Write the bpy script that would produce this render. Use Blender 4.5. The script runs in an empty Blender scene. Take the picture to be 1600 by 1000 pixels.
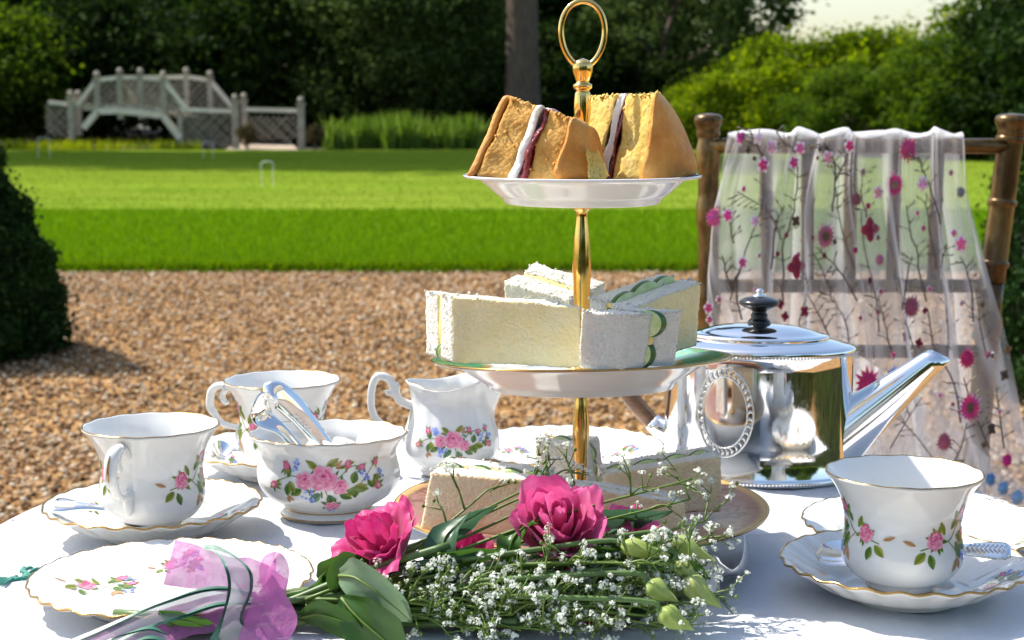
import bpy, math, random
import numpy as np
from mathutils import Vector, Matrix, noise

SC = bpy.context.scene
COL = SC.collection
PI = math.pi
T = 0.72            # height of the cloth on the table
ZC = 1.015          # camera height
PITCH = math.radians(7.34)
FPX = 2600.0        # focal length in photo pixels (1600 wide)

# ---------------------------------------------------------------- camera
cam_d = bpy.data.cameras.new('camera')
cam = bpy.data.objects.new('camera', cam_d)
COL.objects.link(cam)
cam.location = (0, 0, ZC)
cam.rotation_euler = (PI / 2 - PITCH, 0, 0)
cam_d.sensor_width = 36.0
cam_d.lens = FPX * 36.0 / 1600.0
cam_d.clip_start = 0.05
cam_d.clip_end = 2000
cam_d.dof.use_dof = True
cam_d.dof.focus_distance = 1.03
cam_d.dof.aperture_fstop = 19.0
SC.camera = cam

# ---------------------------------------------------------------- sky and sun
SUN_EL = math.radians(53)
SUN_AZ = math.radians(-63)      # left of straight ahead (+Y)
world = bpy.data.worlds.new('World')
SC.world = world
world.use_nodes = True
wn = world.node_tree.nodes
wl = world.node_tree.links
bg = wn['Background']
sky = wn.new('ShaderNodeTexSky')
sky.sky_type = 'NISHITA'
sky.sun_disc = False
sky.sun_elevation = SUN_EL
sky.sun_rotation = SUN_AZ
sky.air_density = 1.2
sky.dust_density = 1.8
sky.ozone_density = 1.0
wl.new(sky.outputs['Color'], bg.inputs['Color'])
bg.inputs['Strength'].default_value = 0.15
sun_d = bpy.data.lights.new('sun', 'SUN')
sun_d.energy = 5.0
sun_d.angle = math.radians(0.55)
sun_d.color = (1.0, 0.95, 0.86)
sun = bpy.data.objects.new('sun', sun_d)
COL.objects.link(sun)
sdir = Vector((math.sin(SUN_AZ) * math.cos(SUN_EL), math.cos(SUN_AZ) * math.cos(SUN_EL), math.sin(SUN_EL)))
sun.rotation_euler = sdir.to_track_quat('Z', 'Y').to_euler()
sun.location = (-5, 8, 12)
SC.view_settings.view_transform = 'Standard'
SC.view_settings.look = 'None'
SC.view_settings.gamma = 1.0
SC.view_settings.use_curve_mapping = False
SC.view_settings.exposure = 0.60
SC.cycles.use_denoising = True
SC.cycles.max_bounces = 10
SC.cycles.transparent_max_bounces = 16
SC.cycles.caustics_reflective = False
SC.cycles.caustics_refractive = False
SC.cycles.sample_clamp_indirect = 6.0


# ---------------------------------------------------------------- layout helpers
def ray(u, v):
    a = (u - 800) / FPX
    b = (500 - v) / FPX
    return (a, math.cos(PITCH) + b * math.sin(PITCH), -math.sin(PITCH) + b * math.cos(PITCH))


def on(u, v, z):
    """the point of the horizontal plane z seen at photo pixel u, v"""
    d = ray(u, v)
    t = (z - ZC) / d[2]
    return Vector((d[0] * t, d[1] * t, z))


def at(u, v, y):
    """the point at distance y seen at photo pixel u, v"""
    d = ray(u, v)
    t = y / d[1]
    return Vector((d[0] * t, y, ZC + d[2] * t))


def tag(o, label=None, cat=None, group=None, kind=None):
    if label:
        o['label'] = label
    if cat:
        o['category'] = cat
    if group:
        o['group'] = group
    if kind:
        o['kind'] = kind
    return o


def thing(name, label, cat, loc=(0, 0, 0), rz=0.0, group=None):
    o = bpy.data.objects.new(name, None)
    COL.objects.link(o)
    o.empty_display_size = 0.02
    o.location = loc
    o.rotation_euler = (0, 0, rz)
    return tag(o, label, cat, group)


def root_of(o):
    p = Vector((0, 0, 0))
    while o is not None:
        p += Vector(o.location)
        o = o.parent
    return p


def obj(name, verts, faces, mat, parent=None, world=False, smooth=True, cols=None, mats=None, fmat=None):
    """one mesh object; world=True: verts are in world space and the parent is unrotated"""
    V = np.asarray([tuple(v) for v in verts], dtype=np.float64) if not isinstance(verts, np.ndarray) else verts
    off = np.zeros(3)
    if world and parent is not None:
        off = np.array(root_of(parent))
    me = bpy.data.meshes.new(name)
    if isinstance(faces, np.ndarray):
        nv = faces.shape[1]
        me.vertices.add(len(V))
        me.vertices.foreach_set('co', (V - off).astype(np.float32).ravel())
        me.loops.add(faces.size)
        me.loops.foreach_set('vertex_index', faces.astype(np.int32).ravel())
        me.polygons.add(len(faces))
        me.polygons.foreach_set('loop_start', np.arange(0, faces.size, nv, dtype=np.int32))
        me.update(calc_edges=True)
    else:
        me.from_pydata([tuple(v) for v in (V - off)], [], [tuple(f) for f in faces])
    if cols is not None:
        ca = me.color_attributes.new('Col', 'FLOAT_COLOR', 'POINT')
        c = np.ones((len(V), 4), dtype=np.float32)
        c[:, :3] = np.asarray(cols, dtype=np.float32)
        ca.data.foreach_set('color', c.ravel())
    if mats:
        for m in mats:
            me.materials.append(m)
        me.polygons.foreach_set('material_index', np.asarray(fmat, dtype=np.int32))
    else:
        me.materials.append(mat)
    if smooth:
        me.polygons.foreach_set('use_smooth', np.ones(len(me.polygons), dtype=bool))
    me.update()
    o = bpy.data.objects.new(name, me)
    COL.objects.link(o)
    if parent is not None:
        o.parent = parent
    return o


def copy_tree(o, parent=None):
    c = o.copy()
    COL.objects.link(c)
    c.parent = parent
    for ch in o.children:
        copy_tree(ch, c)
    return c


# ---------------------------------------------------------------- shape helpers
def crom(pts, per=6, closed=False):
    """Catmull-Rom through points"""
    P = [Vector(p) for p in pts]
    n = len(P)
    out = []
    rng = range(n) if closed else range(n - 1)
    for i in rng:
        p0 = P[(i - 1) % n] if (closed or i > 0) else P[0] * 2 - P[1]
        p1 = P[i]
        p2 = P[(i + 1) % n]
        p3 = P[(i + 2) % n] if (closed or i + 2 < n) else P[-1] * 2 - P[-2]
        for k in range(per):
            t = k / per
            out.append(0.5 * ((2 * p1) + (p2 - p0) * t + (2 * p0 - 5 * p1 + 4 * p2 - p3) * t * t + (3 * p1 - p0 - 3 * p2 + p3) * t ** 3))
    if not closed:
        out.append(P[-1].copy())
    return out


def prof(pts, per=5):
    return [(max(p[0], 0.0), p[1]) for p in crom([(a, b, 0) for a, b in pts], per)]


def lathe(profile, n=64, mod=None):
    V, F = [], []
    for (r, z) in profile:
        for k in range(n):
            th = 2 * PI * k / n
            if mod:
                V.append(mod(th, r, z))
            else:
                V.append((r * math.cos(th), r * math.sin(th), z))
    for i in range(len(profile) - 1):
        for k in range(n):
            k2 = (k + 1) % n
            F.append((i * n + k, i * n + k2, (i + 1) * n + k2, (i + 1) * n + k))
    return V, F


def tube(path, rad, n=8, flat=1.0, up=None, closed=False, caps=True):
    """rad: number or list; flat < 1 squashes across 'up'"""
    P = [Vector(p) for p in path]
    m = len(P)
    R = rad if isinstance(rad, (list, tuple)) else [rad] * m
    V, F = [], []
    prev = None
    for i in range(m):
        if closed:
            t = P[(i + 1) % m] - P[i - 1]
        else:
            t = P[min(i + 1, m - 1)] - P[max(i - 1, 0)]
        if t.length < 1e-9:
            t = Vector((0, 0, 1))
        t.normalize()
        if up is not None:
            a = Vector(up)
        elif prev is not None:
            a = prev
        else:
            a = Vector((0, 0, 1)) if abs(t.z) < 0.9 else Vector((1, 0, 0))
        a = a - t * a.dot(t)
        if a.length < 1e-6:
            a = t.orthogonal()
        a.normalize()
        prev = a
        b = t.cross(a)
        for k in range(n):
            th = 2 * PI * k / n
            V.append(P[i] + (a * math.cos(th) * flat + b * math.sin(th)) * R[i])
    mm = m if closed else m - 1
    for i in range(mm):
        j = (i + 1) % m
        for k in range(n):
            k2 = (k + 1) % n
            F.append((i * n + k, i * n + k2, j * n + k2, j * n + k))
    if caps and not closed:
        F.append(tuple(range(n))[::-1])
        F.append(tuple((m - 1) * n + k for k in range(n)))
    return V, F


class MB:
    """collects shapes for one mesh"""
    def __init__(s):
        s.V, s.F, s.C, s.M = [], [], [], []

    def add(s, VF, col=None, mi=0):
        V, F = VF
        o = len(s.V)
        s.V += [Vector(v) for v in V]
        s.F += [tuple(i + o for i in f) for f in F]
        s.C += [col or (1, 1, 1)] * len(V)
        s.M += [mi] * len(F)
        return s

    def build(s, name, mat, parent=None, world=False, smooth=True, cols=False, mats=None):
        return obj(name, s.V, s.F, mat, parent, world, smooth, s.C if cols else None, mats, s.M if mats else None)


def box(c, sx, sy, sz, rz=0.0):
    V = []
    cr, sr = math.cos(rz), math.sin(rz)
    for dz in (-.5, .5):
        for dx, dy in ((-.5, -.5), (.5, -.5), (.5, .5), (-.5, .5)):
            x, y = dx * sx, dy * sy
            V.append((c[0] + x * cr - y * sr, c[1] + x * sr + y * cr, c[2] + dz * sz))
    F = [(3, 2, 1, 0), (4, 5, 6, 7), (0, 1, 5, 4), (1, 2, 6, 5), (2, 3, 7, 6), (3, 0, 4, 7)]
    return V, F


def bar(a, b, w, h):
    """square bar from a to b"""
    a, b = Vector(a), Vector(b)
    t = (b - a).normalized()
    up = Vector((0, 0, 1)) if abs(t.z) < .95 else Vector((0, 1, 0))
    s = t.cross(up).normalized() * w / 2
    u = s.cross(t).normalized() * h / 2
    V = [p + q for p in (a, b) for q in (-s - u, s - u, s + u, -s + u)]
    F = [(0, 1, 2, 3), (7, 6, 5, 4), (0, 4, 5, 1), (1, 5, 6, 2), (2, 6, 7, 3), (3, 7, 4, 0)]
    return V, F


def grid(fn, nu, nv):
    V = [fn(i / nu, j / nv) for j in range(nv + 1) for i in range(nu + 1)]
    F = [(j * (nu + 1) + i, j * (nu + 1) + i + 1, (j + 1) * (nu + 1) + i + 1, (j + 1) * (nu + 1) + i) for j in range(nv) for i in range(nu)]
    return V, F


def hexa(C, size, n, a0=0.0, a1=1.0, rnd=0.002, amp=0.0008, fine=0.0003, seed=0, freq=60.0, grow=0.0):
    """rounded, crumbly block filling the part a0..a1 of the 8-cornered cell C[a][b][c]
    a: layer axis, b: up, c: depth; size: lengths in metres along a (whole), b, c; n: cells"""
    la, lb, lc = size[0] * (a1 - a0), size[1] + 2 * grow, size[2] + 2 * grow
    na, nb, nc = n
    half = Vector((la / 2, lb / 2, lc / 2))
    r = min(rnd, la * .45, lb * .45, lc * .45)
    idx = {}
    V, F = [], []

    def vert(i, j, k):
        key = (i, j, k)
        if key in idx:
            return idx[key]
        p = Vector(((i / na - .5) * la, (j / nb - .5) * lb, (k / nc - .5) * lc))
        q = Vector([max(-half[m] + r, min(half[m] - r, p[m])) for m in range(3)])
        d = p - q
        if d.length > 1e-9:
            p = q + d.normalized() * min(r, d.length)
        a = a0 + (p.x / la + .5) * (a1 - a0)
        b = (p.y + lb / 2 - grow) / size[1]
        c = (p.z + lc / 2 - grow) / size[2]
        w = Vector((0, 0, 0))
        for x in (0, 1):
            for y in (0, 1):
                for z in (0, 1):
                    w += C[x][y][z] * ((a if x else 1 - a) * (b if y else 1 - b) * (c if z else 1 - c))
        s = Vector((seed * 7.3, seed * 3.1, 0))
        w = w + Vector(noise.noise_vector(w * freq + s)) * amp + Vector(noise.noise_vector(w * freq * 9 + s)) * fine
        idx[key] = len(V)
        V.append(w)
        return idx[key]
    for i in range(na):
        for j in range(nb):
            F.append((vert(i, j, 0), vert(i, j + 1, 0), vert(i + 1, j + 1, 0), vert(i + 1, j, 0)))
            F.append((vert(i, j, nc), vert(i + 1, j, nc), vert(i + 1, j + 1, nc), vert(i, j + 1, nc)))
    for j in range(nb):
        for k in range(nc):
            F.append((vert(0, j, k), vert(0, j, k + 1), vert(0, j + 1, k + 1), vert(0, j + 1, k)))
            F.append((vert(na, j, k), vert(na, j + 1, k), vert(na, j + 1, k + 1), vert(na, j, k + 1)))
    for i in range(na):
        for k in range(nc):
            F.append((vert(i, 0, k), vert(i + 1, 0, k), vert(i + 1, 0, k + 1), vert(i, 0, k + 1)))
            F.append((vert(i, nb, k), vert(i, nb, k + 1), vert(i + 1, nb, k + 1), vert(i + 1, nb, k)))
    return V, F


# ---------------------------------------------------------------- materials
def srgb(r, g, b):
    f = lambda c: (c / 255 / 12.92) if c / 255 <= .04045 else ((c / 255 + .055) / 1.055) ** 2.4
    return (f(r), f(g), f(b))


class Mat:
    def __init__(s, name, col=(.8, .8, .8), rough=.5, metal=0.0, spec=.5, **kw):
        s.m = bpy.data.materials.new(name)
        s.m.use_nodes = True
        s.t = s.m.node_tree
        s.b = s.t.nodes['Principled BSDF']
        s.out = s.t.nodes['Material Output']
        s.set('Base Color', (*col, 1))
        s.set('Roughness', rough)
        s.set('Metallic', metal)
        s.set('Specular IOR Level', spec)
        for k, v in kw.items():
            s.set(k, v)

    def set(s, k, v):
        s.b.inputs[k.replace('_', ' ')].default_value = v

    def n(s, typ, **kw):
        nd = s.t.nodes.new('ShaderNode' + typ)
        for k, v in kw.items():
            if hasattr(nd, k):
                setattr(nd, k, v)
            else:
                nd.inputs[k.replace('_', ' ')].default_value = v
        return nd

    def l(s, a, b):
        s.t.links.new(a, b)

    def coord(s, out='Object', scale=None):
        tc = s.n('TexCoord')
        o = tc.outputs[out]
        if scale is not None:
            mp = s.n('Mapping')
            mp.inputs['Scale'].default_value = scale if not isinstance(scale, (int, float)) else (scale,) * 3
            s.l(o, mp.inputs['Vector'])
            o = mp.outputs['Vector']
        return o

    def noise(s, scale, detail=4, rough=.6, vec=None, dist=0.0):
        nd = s.n('TexNoise', Scale=scale, Detail=detail, Roughness=rough, Distortion=dist)
        s.l(vec if vec is not None else s.coord(), nd.inputs['Vector'])
        return nd.outputs['Fac']

    def ramp(s, fac, stops, interp='LINEAR'):
        nd = s.n('ValToRGB')
        cr = nd.color_ramp
        cr.interpolation = interp
        while len(cr.elements) < len(stops):
            cr.elements.new(.5)
        for e, (p, c) in zip(cr.elements, stops):
            e.position = p
            e.color = (*c, 1) if not isinstance(c, (int, float)) else (c, c, c, 1)
        s.l(fac, nd.inputs['Fac'])
        return nd.outputs['Color']

    def mix(s, fac, a, b, blend='MIX'):
        nd = s.n('Mix', data_type='RGBA', blend_type=blend)
        for sock, v in ((nd.inputs['Factor'], fac), (nd.inputs['A'], a), (nd.inputs['B'], b)):
            pass
        ins = [i for i in nd.inputs if i.enabled]
        for sock, v in zip((nd.inputs[0], nd.inputs[6], nd.inputs[7]), (fac, a, b)):
            if hasattr(v, 'is_output'):
                s.l(v, sock)
            elif isinstance(v, (int, float)):
                sock.default_value = v
            else:
                sock.default_value = (*v, 1)
        return nd.outputs[2]

    def math(s, op, a, b=None, clamp=False):
        nd = s.n('Math', operation=op, use_clamp=clamp)
        for i, v in enumerate((a, b)):
            if v is None:
                continue
            if hasattr(v, 'is_output'):
                s.l(v, nd.inputs[i])
            else:
                nd.inputs[i].default_value = v
        return nd.outputs[0]

    def color(s, sock):
        s.l(sock, s.b.inputs['Base Color'])
        return s

    def bump(s, h, strength=.3, dist=.001):
        nd = s.n('Bump', Strength=strength, Distance=dist)
        s.l(h, nd.inputs['Height'])
        s.l(nd.outputs['Normal'], s.b.inputs['Normal'])
        s.bumpn = nd
        return s

    def translucent(s, amount, col=None, from_color=None):
        """mix in light passing through (leaves, petals, thin china)"""
        tr = s.n('BsdfTranslucent')
        if from_color is not None:
            s.l(from_color, tr.inputs['Color'])
        elif col:
            tr.inputs['Color'].default_value = (*col, 1)
        mx = s.n('MixShader')
        mx.inputs[0].default_value = amount
        s.l(s.b.outputs[0], mx.inputs[1])
        s.l(tr.outputs[0], mx.inputs[2])
        s.l(mx.outputs[0], s.out.inputs['Surface'])
        s.last = mx.outputs[0]
        return s

    def see_through(s, fac):
        tp = s.n('BsdfTransparent')
        mx = s.n('MixShader')
        if hasattr(fac, 'is_output'):
            s.l(fac, mx.inputs[0])
        else:
            mx.inputs[0].default_value = fac
        s.l(getattr(s, 'last', s.b.outputs[0]), mx.inputs[2])
        s.l(tp.outputs[0], mx.inputs[1])
        s.l(mx.outputs[0], s.out.inputs['Surface'])
        return s


M = {}


def leaf_mat(name, c_dark, c_mid, c_light, trans=.35, rough=.55):
    m = Mat(name, c_mid, rough + .2, spec=.04)
    g = m.n('NewGeometry')
    col = m.ramp(g.outputs['Random Per Island'], [(0, c_dark), (.5, c_mid), (1, c_light)])
    m.color(col)
    hv = m.n('HueSaturation', Saturation=1.1, Value=1.5)
    m.l(col, hv.inputs['Color'])
    m.translucent(trans, from_color=hv.outputs['Color'])
    M[name] = m.m
    return m


def simple(name, col, rough=.5, metal=0.0, var=.0, vscale=30, bump=0, bscale=200, **kw):
    m = Mat(name, col, rough, metal, **kw)
    if var:
        f = m.noise(vscale, 5)
        m.color(m.ramp(f, [(.25, tuple(c * (1 - var) for c in col)), (.75, tuple(min(1, c * (1 + var)) for c in col))]))
    if bump:
        m.bump(m.noise(bscale, 4), bump)
    M[name] = m.m
    return m


# china, metal
m = Mat('china', (.80, .80, .775), .07, spec=.5)
m.set('Coat Weight', .3)
m.set('Coat Roughness', .03)
m.translucent(.10, (.95, .85, .66))
M['china'] = m.m
simple('gilt', (.50, .31, .11), .22, 1.0, var=.1, vscale=60)
m = Mat('brass', (.86, .58, .20), .13, 1.0)
m.l(m.ramp(m.noise(150, 5), [(.3, .09), (.75, .26)]), m.b.inputs['Roughness'])
M['brass'] = m.m
m = Mat('silver', (.93, .92, .90), .05, 1.0)
m.l(m.ramp(m.noise(220, 6), [(.3, .03), (.8, .12)]), m.b.inputs['Roughness'])
M['silver'] = m.m
m = Mat('silver_chased', (.74, .72, .68), .18, 1.0)
m.bump(m.noise(900, 3), .6, .0006)
M['silver_chased'] = m.m
simple('ebony', (.012, .012, .013), .18, bump=.1, bscale=300)
m = Mat('handle_wood', (.20, .10, .05), .35)
m.color(m.ramp(m.noise(40, 6, .7, m.coord('Object', (1, 1, 6))), [(.3, (.10, .048, .022)), (.7, (.30, .16, .085))]))
M['handle_wood'] = m.m
m = Mat('print', (.8, .3, .4), .16)
ca = m.n('VertexColor', layer_name='Col')
m.color(ca.outputs['Color'])
M['print'] = m.m
m = Mat('thread', (.8, .3, .4), .7, Sheen_Weight=.3)
ca = m.n('VertexColor', layer_name='Col')
m.color(ca.outputs['Color'])
m.bump(m.noise(900, 3), .5, .0006)
M['thread'] = m.m

# cloth
m = Mat('linen', (.80, .81, .83), .9, Sheen_Weight=.15)
w1 = m.n('TexWave', Scale=420, Distortion=1.2, bands_direction='X')
w2 = m.n('TexWave', Scale=420, Distortion=1.2, bands_direction='Y')
co = m.coord()
m.l(co, w1.inputs['Vector'])
m.l(co, w2.inputs['Vector'])
weave = m.math('ADD', w1.outputs['Fac'], w2.outputs['Fac'])
h = m.math('ADD', m.math('MULTIPLY', weave, .25), m.noise(60, 5, .6))
m.bump(h, .5, .0016)
m.color(m.ramp(m.noise(300, 4), [(.3, (.66, .67, .70)), (.7, (.73, .74, .755))]))
M['linen'] = m.m
m = Mat('tulle', (.93, .93, .95), .8, Sheen_Weight=.3)
m.translucent(.45, (.9, .9, .92))
lw = m.n('LayerWeight', Blend=.35)
fac = m.math('ADD', m.math('MULTIPLY', lw.outputs['Facing'], .80), .24, clamp=True)
m.see_through(fac)
M['tulle'] = m.m
m = Mat('pink_organza', srgb(196, 112, 176), .35, Sheen_Weight=.3)
m.translucent(.4, srgb(205, 120, 185))
m.bump(m.noise(260, 5), .7, .0012)
m.see_through(m.ramp(m.noise(140, 5), [(.3, .70), (.7, .90)]))
M['pink_organza'] = m.m
m = Mat('green_organza', srgb(165, 172, 176), .4, Sheen_Weight=.3)
m.translucent(.4, srgb(170, 175, 180))
m.see_through(.62)
M['green_organza'] = m.m
simple('ribbon_edge', srgb(62, 110, 92), .4, var=.2, vscale=300)

# food
def bread_mat(name, a, b, bd=.0011):
    m = Mat(name, a, .85, Subsurface_Weight=.25, Subsurface_Radius=(.004, .0025, .0012), Subsurface_Scale=1.0)
    co = m.coord()
    vo = m.n('TexVoronoi', Scale=520, feature='F1')
    m.l(co, vo.inputs['Vector'])
    n1 = m.noise(700, 6, .75)
    hgt = m.math('ADD', m.math('MULTIPLY', m.math('POWER', vo.outputs['Distance'], 1.6), -.8), n1)
    m.bump(hgt, .9, bd)
    big = m.ramp(m.noise(55, 5, .65), [(.3, a), (.72, b)])
    pores = m.ramp(m.noise(380, 4, .7), [(.28, .86), (.42, 1.0)])
    m.color(m.mix(1.0, big, pores, 'MULTIPLY'))
    M[name] = m.m


bread_mat('white_bread', (.88, .73, .36), (.90, .81, .52), .0008)
bread_mat('white_bread_b', (.84, .62, .36), (.90, .77, .52), .0009)
bread_mat('white_bread_edge', (.86, .82, .70), (.88, .86, .79), .0020)
simple('butter', (.80, .62, .22), .5, var=.15, vscale=150, bump=.3, bscale=300)
m = Mat('cucumber', (.55, .66, .28), .25, Subsurface_Weight=.2, Subsurface_Radius=(.003, .004, .001))
m.color(m.ramp(m.noise(160, 4), [(.3, (.48, .62, .20)), (.7, (.74, .80, .48))]))
M['cucumber'] = m.m
simple('cucumber_skin', (.045, .12, .025), .35, var=.4, vscale=200)


def sponge_mat(name, lo, mid, hi, pore=.5, scale=260):
    m = Mat(name, mid, .8, Subsurface_Weight=.15, Subsurface_Radius=(.004, .002, .0008))
    co = m.coord()
    vo = m.n('TexVoronoi', Scale=scale, feature='F1')
    m.l(co, vo.inputs['Vector'])
    n1 = m.noise(scale * 1.6, 6, .75)
    hgt = m.math('ADD', m.math('MULTIPLY', vo.outputs['Distance'], -.6), n1)
    m.bump(hgt, 1.0, .0014)
    base = m.ramp(m.noise(70, 6, .7), [(.28, lo), (.5, mid), (.74, hi)])
    pores = m.ramp(m.noise(scale, 3, .6), [(.30, pore), (.42, 1.0)])
    m.color(m.mix(1.0, base, pores, 'MULTIPLY'))
    M[name] = m.m


sponge_mat('sponge_brown', (.60, .28, .045), (.76, .41, .085), (.86, .54, .16), .78, 420)
sponge_mat('sponge_yellow', (.78, .48, .08), (.87, .61, .15), (.90, .71, .27), .6, 170)
m = Mat('cake_crust', (.50, .20, .035), .5, Subsurface_Weight=.1, Subsurface_Radius=(.003, .001, .0005))
m.color(m.ramp(m.noise(45, 6, .65), [(.28, (.46, .16, .018)), (.5, (.66, .28, .042)), (.75, (.80, .44, .10))]))
vo = m.n('TexVoronoi', Scale=300, feature='F1')
m.l(m.coord(), vo.inputs['Vector'])
m.bump(m.math('ADD', m.noise(420, 7, .8), m.math('MULTIPLY', m.math('POWER', vo.outputs['Distance'], 2.0), -.5)), .8, .0008)
M['cake_crust'] = m.m
m = Mat('buttercream', (.86, .82, .74), .55, Subsurface_Weight=.3, Subsurface_Radius=(.004, .003, .002))
m.bump(m.noise(300, 5), .5, .001)
M['buttercream'] = m.m
m = Mat('jam', (.20, .004, .008), .1, Coat_Weight=.5)
m.bump(m.noise(260, 3), .9, .002)
M['jam'] = m.m
simple('sugar', (.87, .87, .86), .6, bump=.6, bscale=900)

# ================================================================ SETTING
rng = np.random.default_rng(7)
random.seed(7)


def sheet(name, x0, x1, y0, y1, z, mat, nx=1, ny=1, thick=0.0):
    V, F = grid(lambda s, t: (x0 + (x1 - x0) * s, y0 + (y1 - y0) * t, z), nx, ny)
    if thick:
        o = len(V)
        V += [(x0, y0, z), (x1, y0, z), (x1, y0, z - thick), (x0, y0, z - thick)]
        F.append((o + 3, o + 2, o + 1, o))
    return tag(obj(name, V, F, mat, smooth=False), kind='structure')


m = Mat('soil', (.06, .045, .03), .95)
m.color(m.ramp(m.noise(1.2, 8, .7), [(.3, (.018, .018, .008)), (.55, (.045, .038, .018)), (.8, (.035, .05, .015))]))
M['soil'] = m.m
m = Mat('gravel_bed', (.3, .2, .1), .95, spec=.0)
vo = m.n('TexVoronoi', Scale=70)
m.l(m.coord(), vo.inputs['Vector'])
hv = m.ramp(vo.outputs['Color'], [(.1, (.10, .048, .015)), (.35, (.28, .14, .05)), (.6, (.40, .23, .10)), (.9, (.52, .37, .2))])
patch = m.ramp(m.noise(2.2, 4), [(.3, .72), (.7, 1.1)])
m.color(m.mix(1.0, hv, patch, 'MULTIPLY'))
m.bump(m.math('MULTIPLY', vo.outputs['Distance'], -1), .8, .01)
M['gravel_bed'] = m.m
m = Mat('pebble', (.4, .25, .12), .85, spec=.15)
g = m.n('NewGeometry')
pp_ = m.ramp(m.noise(.8, 5, .6), [(.3, .66), (.7, 1.12)])
pc = m.ramp(g.outputs['Random Per Island'], [(0, (.07, .036, .016)), (.18, (.20, .105, .045)), (.45, (.40, .235, .115)),
                                              (.7, (.52, .345, .19)), (.88, (.60, .46, .30)), (1.0, (.74, .66, .52))])
m.color(m.mix(1.0, pc, pp_, 'MULTIPLY'))
M['pebble'] = m.m

m = Mat('lawn', (.13, .2, .02), .95, spec=.0)
a_ = m.noise(1.1, 6, .65, m.coord('Object', (.35, 1.6, 1)))
b_ = m.noise(40, 5, .7)
c2_ = m.ramp(m.noise(.35, 4, .6, m.coord('Object', (.25, 2.2, 1))), [(.35, .86), (.65, 1.08)])
c1 = m.mix(1.0, m.ramp(a_, [(.3, (.110, .185, .014)), (.5, (.150, .220, .020)), (.72, (.200, .250, .032))]), c2_, 'MULTIPLY')
m.color(m.mix(1.0, c1, m.ramp(b_, [(.25, .72), (.75, 1.2)]), 'MULTIPLY'))
M['lawn'] = m.m
m = Mat('verge', (.06, .16, .004), .95, spec=.0)
a_ = m.noise(.9, 6, .6, m.coord('Object', (.5, 1.2, 1)))
m.color(m.ramp(a_, [(.3, (.065, .155, .004)), (.7, (.115, .215, .008))]))
M['verge'] = m.m

leaf_mat('grass_blade', (.080, .17, .003), (.12, .225, .005), (.18, .27, .014), .35)
leaf_mat('lawn_blade', (.105, .175, .012), (.145, .21, .018), (.19, .24, .028), .3)

sheet('ground', -900, 900, -900, 900, -.02, M['soil'], 4, 4)
sheet('gravel_path', -60, 60, -4.5, 10.22, 0.0, M['gravel_bed'])
sheet('grass_verge', -60, 60, 10.2, 15.66, .035, M['verge'], thick=.05)
sheet('rear_lawn', -60, 60, -40, -4.48, .02, M['verge'])
sheet('lawn', -60, 60, 15.66, 37.3, .036, M['lawn'], thick=.03)


# loose stones of the gravel: too many to count, one mass
def stones(n, y0, y1, s0, s1, ico, r):
    y = np.sqrt(r.uniform(y0 ** 2, y1 ** 2, n))
    x = r.uniform(-1, 1, n) * (y * .40 + .75)
    t = (1 + 5 ** .5) / 2
    if ico:
        B = np.array([(-1, t, 0), (1, t, 0), (-1, -t, 0), (1, -t, 0), (0, -1, t), (0, 1, t), (0, -1, -t), (0, 1, -t), (t, 0, -1), (t, 0, 1), (-t, 0, -1), (-t, 0, 1)]) / 1.9
        FB = np.array([(0, 11, 5), (0, 5, 1), (0, 1, 7), (0, 7, 10), (0, 10, 11), (1, 5, 9), (5, 11, 4), (11, 10, 2), (10, 7, 6), (7, 1, 8),
                       (3, 9, 4), (3, 4, 2), (3, 2, 6), (3, 6, 8), (3, 8, 9), (4, 9, 5), (2, 4, 11), (6, 2, 10), (8, 6, 7), (9, 8, 1)])
    else:
        B = np.array([(1, 0, 0), (-1, 0, 0), (0, 1, 0), (0, -1, 0), (0, 0, 1), (0, 0, -1.)])
        FB = np.array([(0, 2, 4), (2, 1, 4), (1, 3, 4), (3, 0, 4), (2, 0, 5), (1, 2, 5), (3, 1, 5), (0, 3, 5)])
    k = len(B)
    V = B[None] * r.uniform(.75, 1.2, (n, k, 1))
    sc = r.uniform(s0, s1, (n, 1, 1)) * .5
    V = V * sc * np.stack([r.uniform(.8, 1.35, n), r.uniform(.7, 1.0, n), r.uniform(.45, .8, n)], -1)[:, None, :]
    a = r.uniform(0, 2 * PI, n)[:, None]
    tl = r.uniform(-.5, .5, n)[:, None]
    X, Y, Z = V[..., 0], V[..., 1], V[..., 2]
    Y, Z = Y * np.cos(tl) - Z * np.sin(tl), Y * np.sin(tl) + Z * np.cos(tl)
    X, Y = X * np.cos(a) - Y * np.sin(a), X * np.sin(a) + Y * np.cos(a)
    W = np.stack([X + x[:, None], Y + y[:, None], Z + r.uniform(.0, .012, n)[:, None]], -1).reshape(-1, 3)
    F = (FB[None] + (np.arange(n) * k)[:, None, None]).reshape(-1, 3)
    return W, F


W1, F1 = stones(38000, 1.6, 5.0, .009, .024, True, rng)
W2, F2 = stones(60000, 4.8, 10.2, .014, .028, False, rng)
tag(obj('gravel_stones', np.vstack([W1, W2]), np.vstack([F1, F2 + len(W1)]), M['pebble'], smooth=False),
    'loose brown and tan gravel stones covering the path', 'gravel', kind='stuff')


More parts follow.
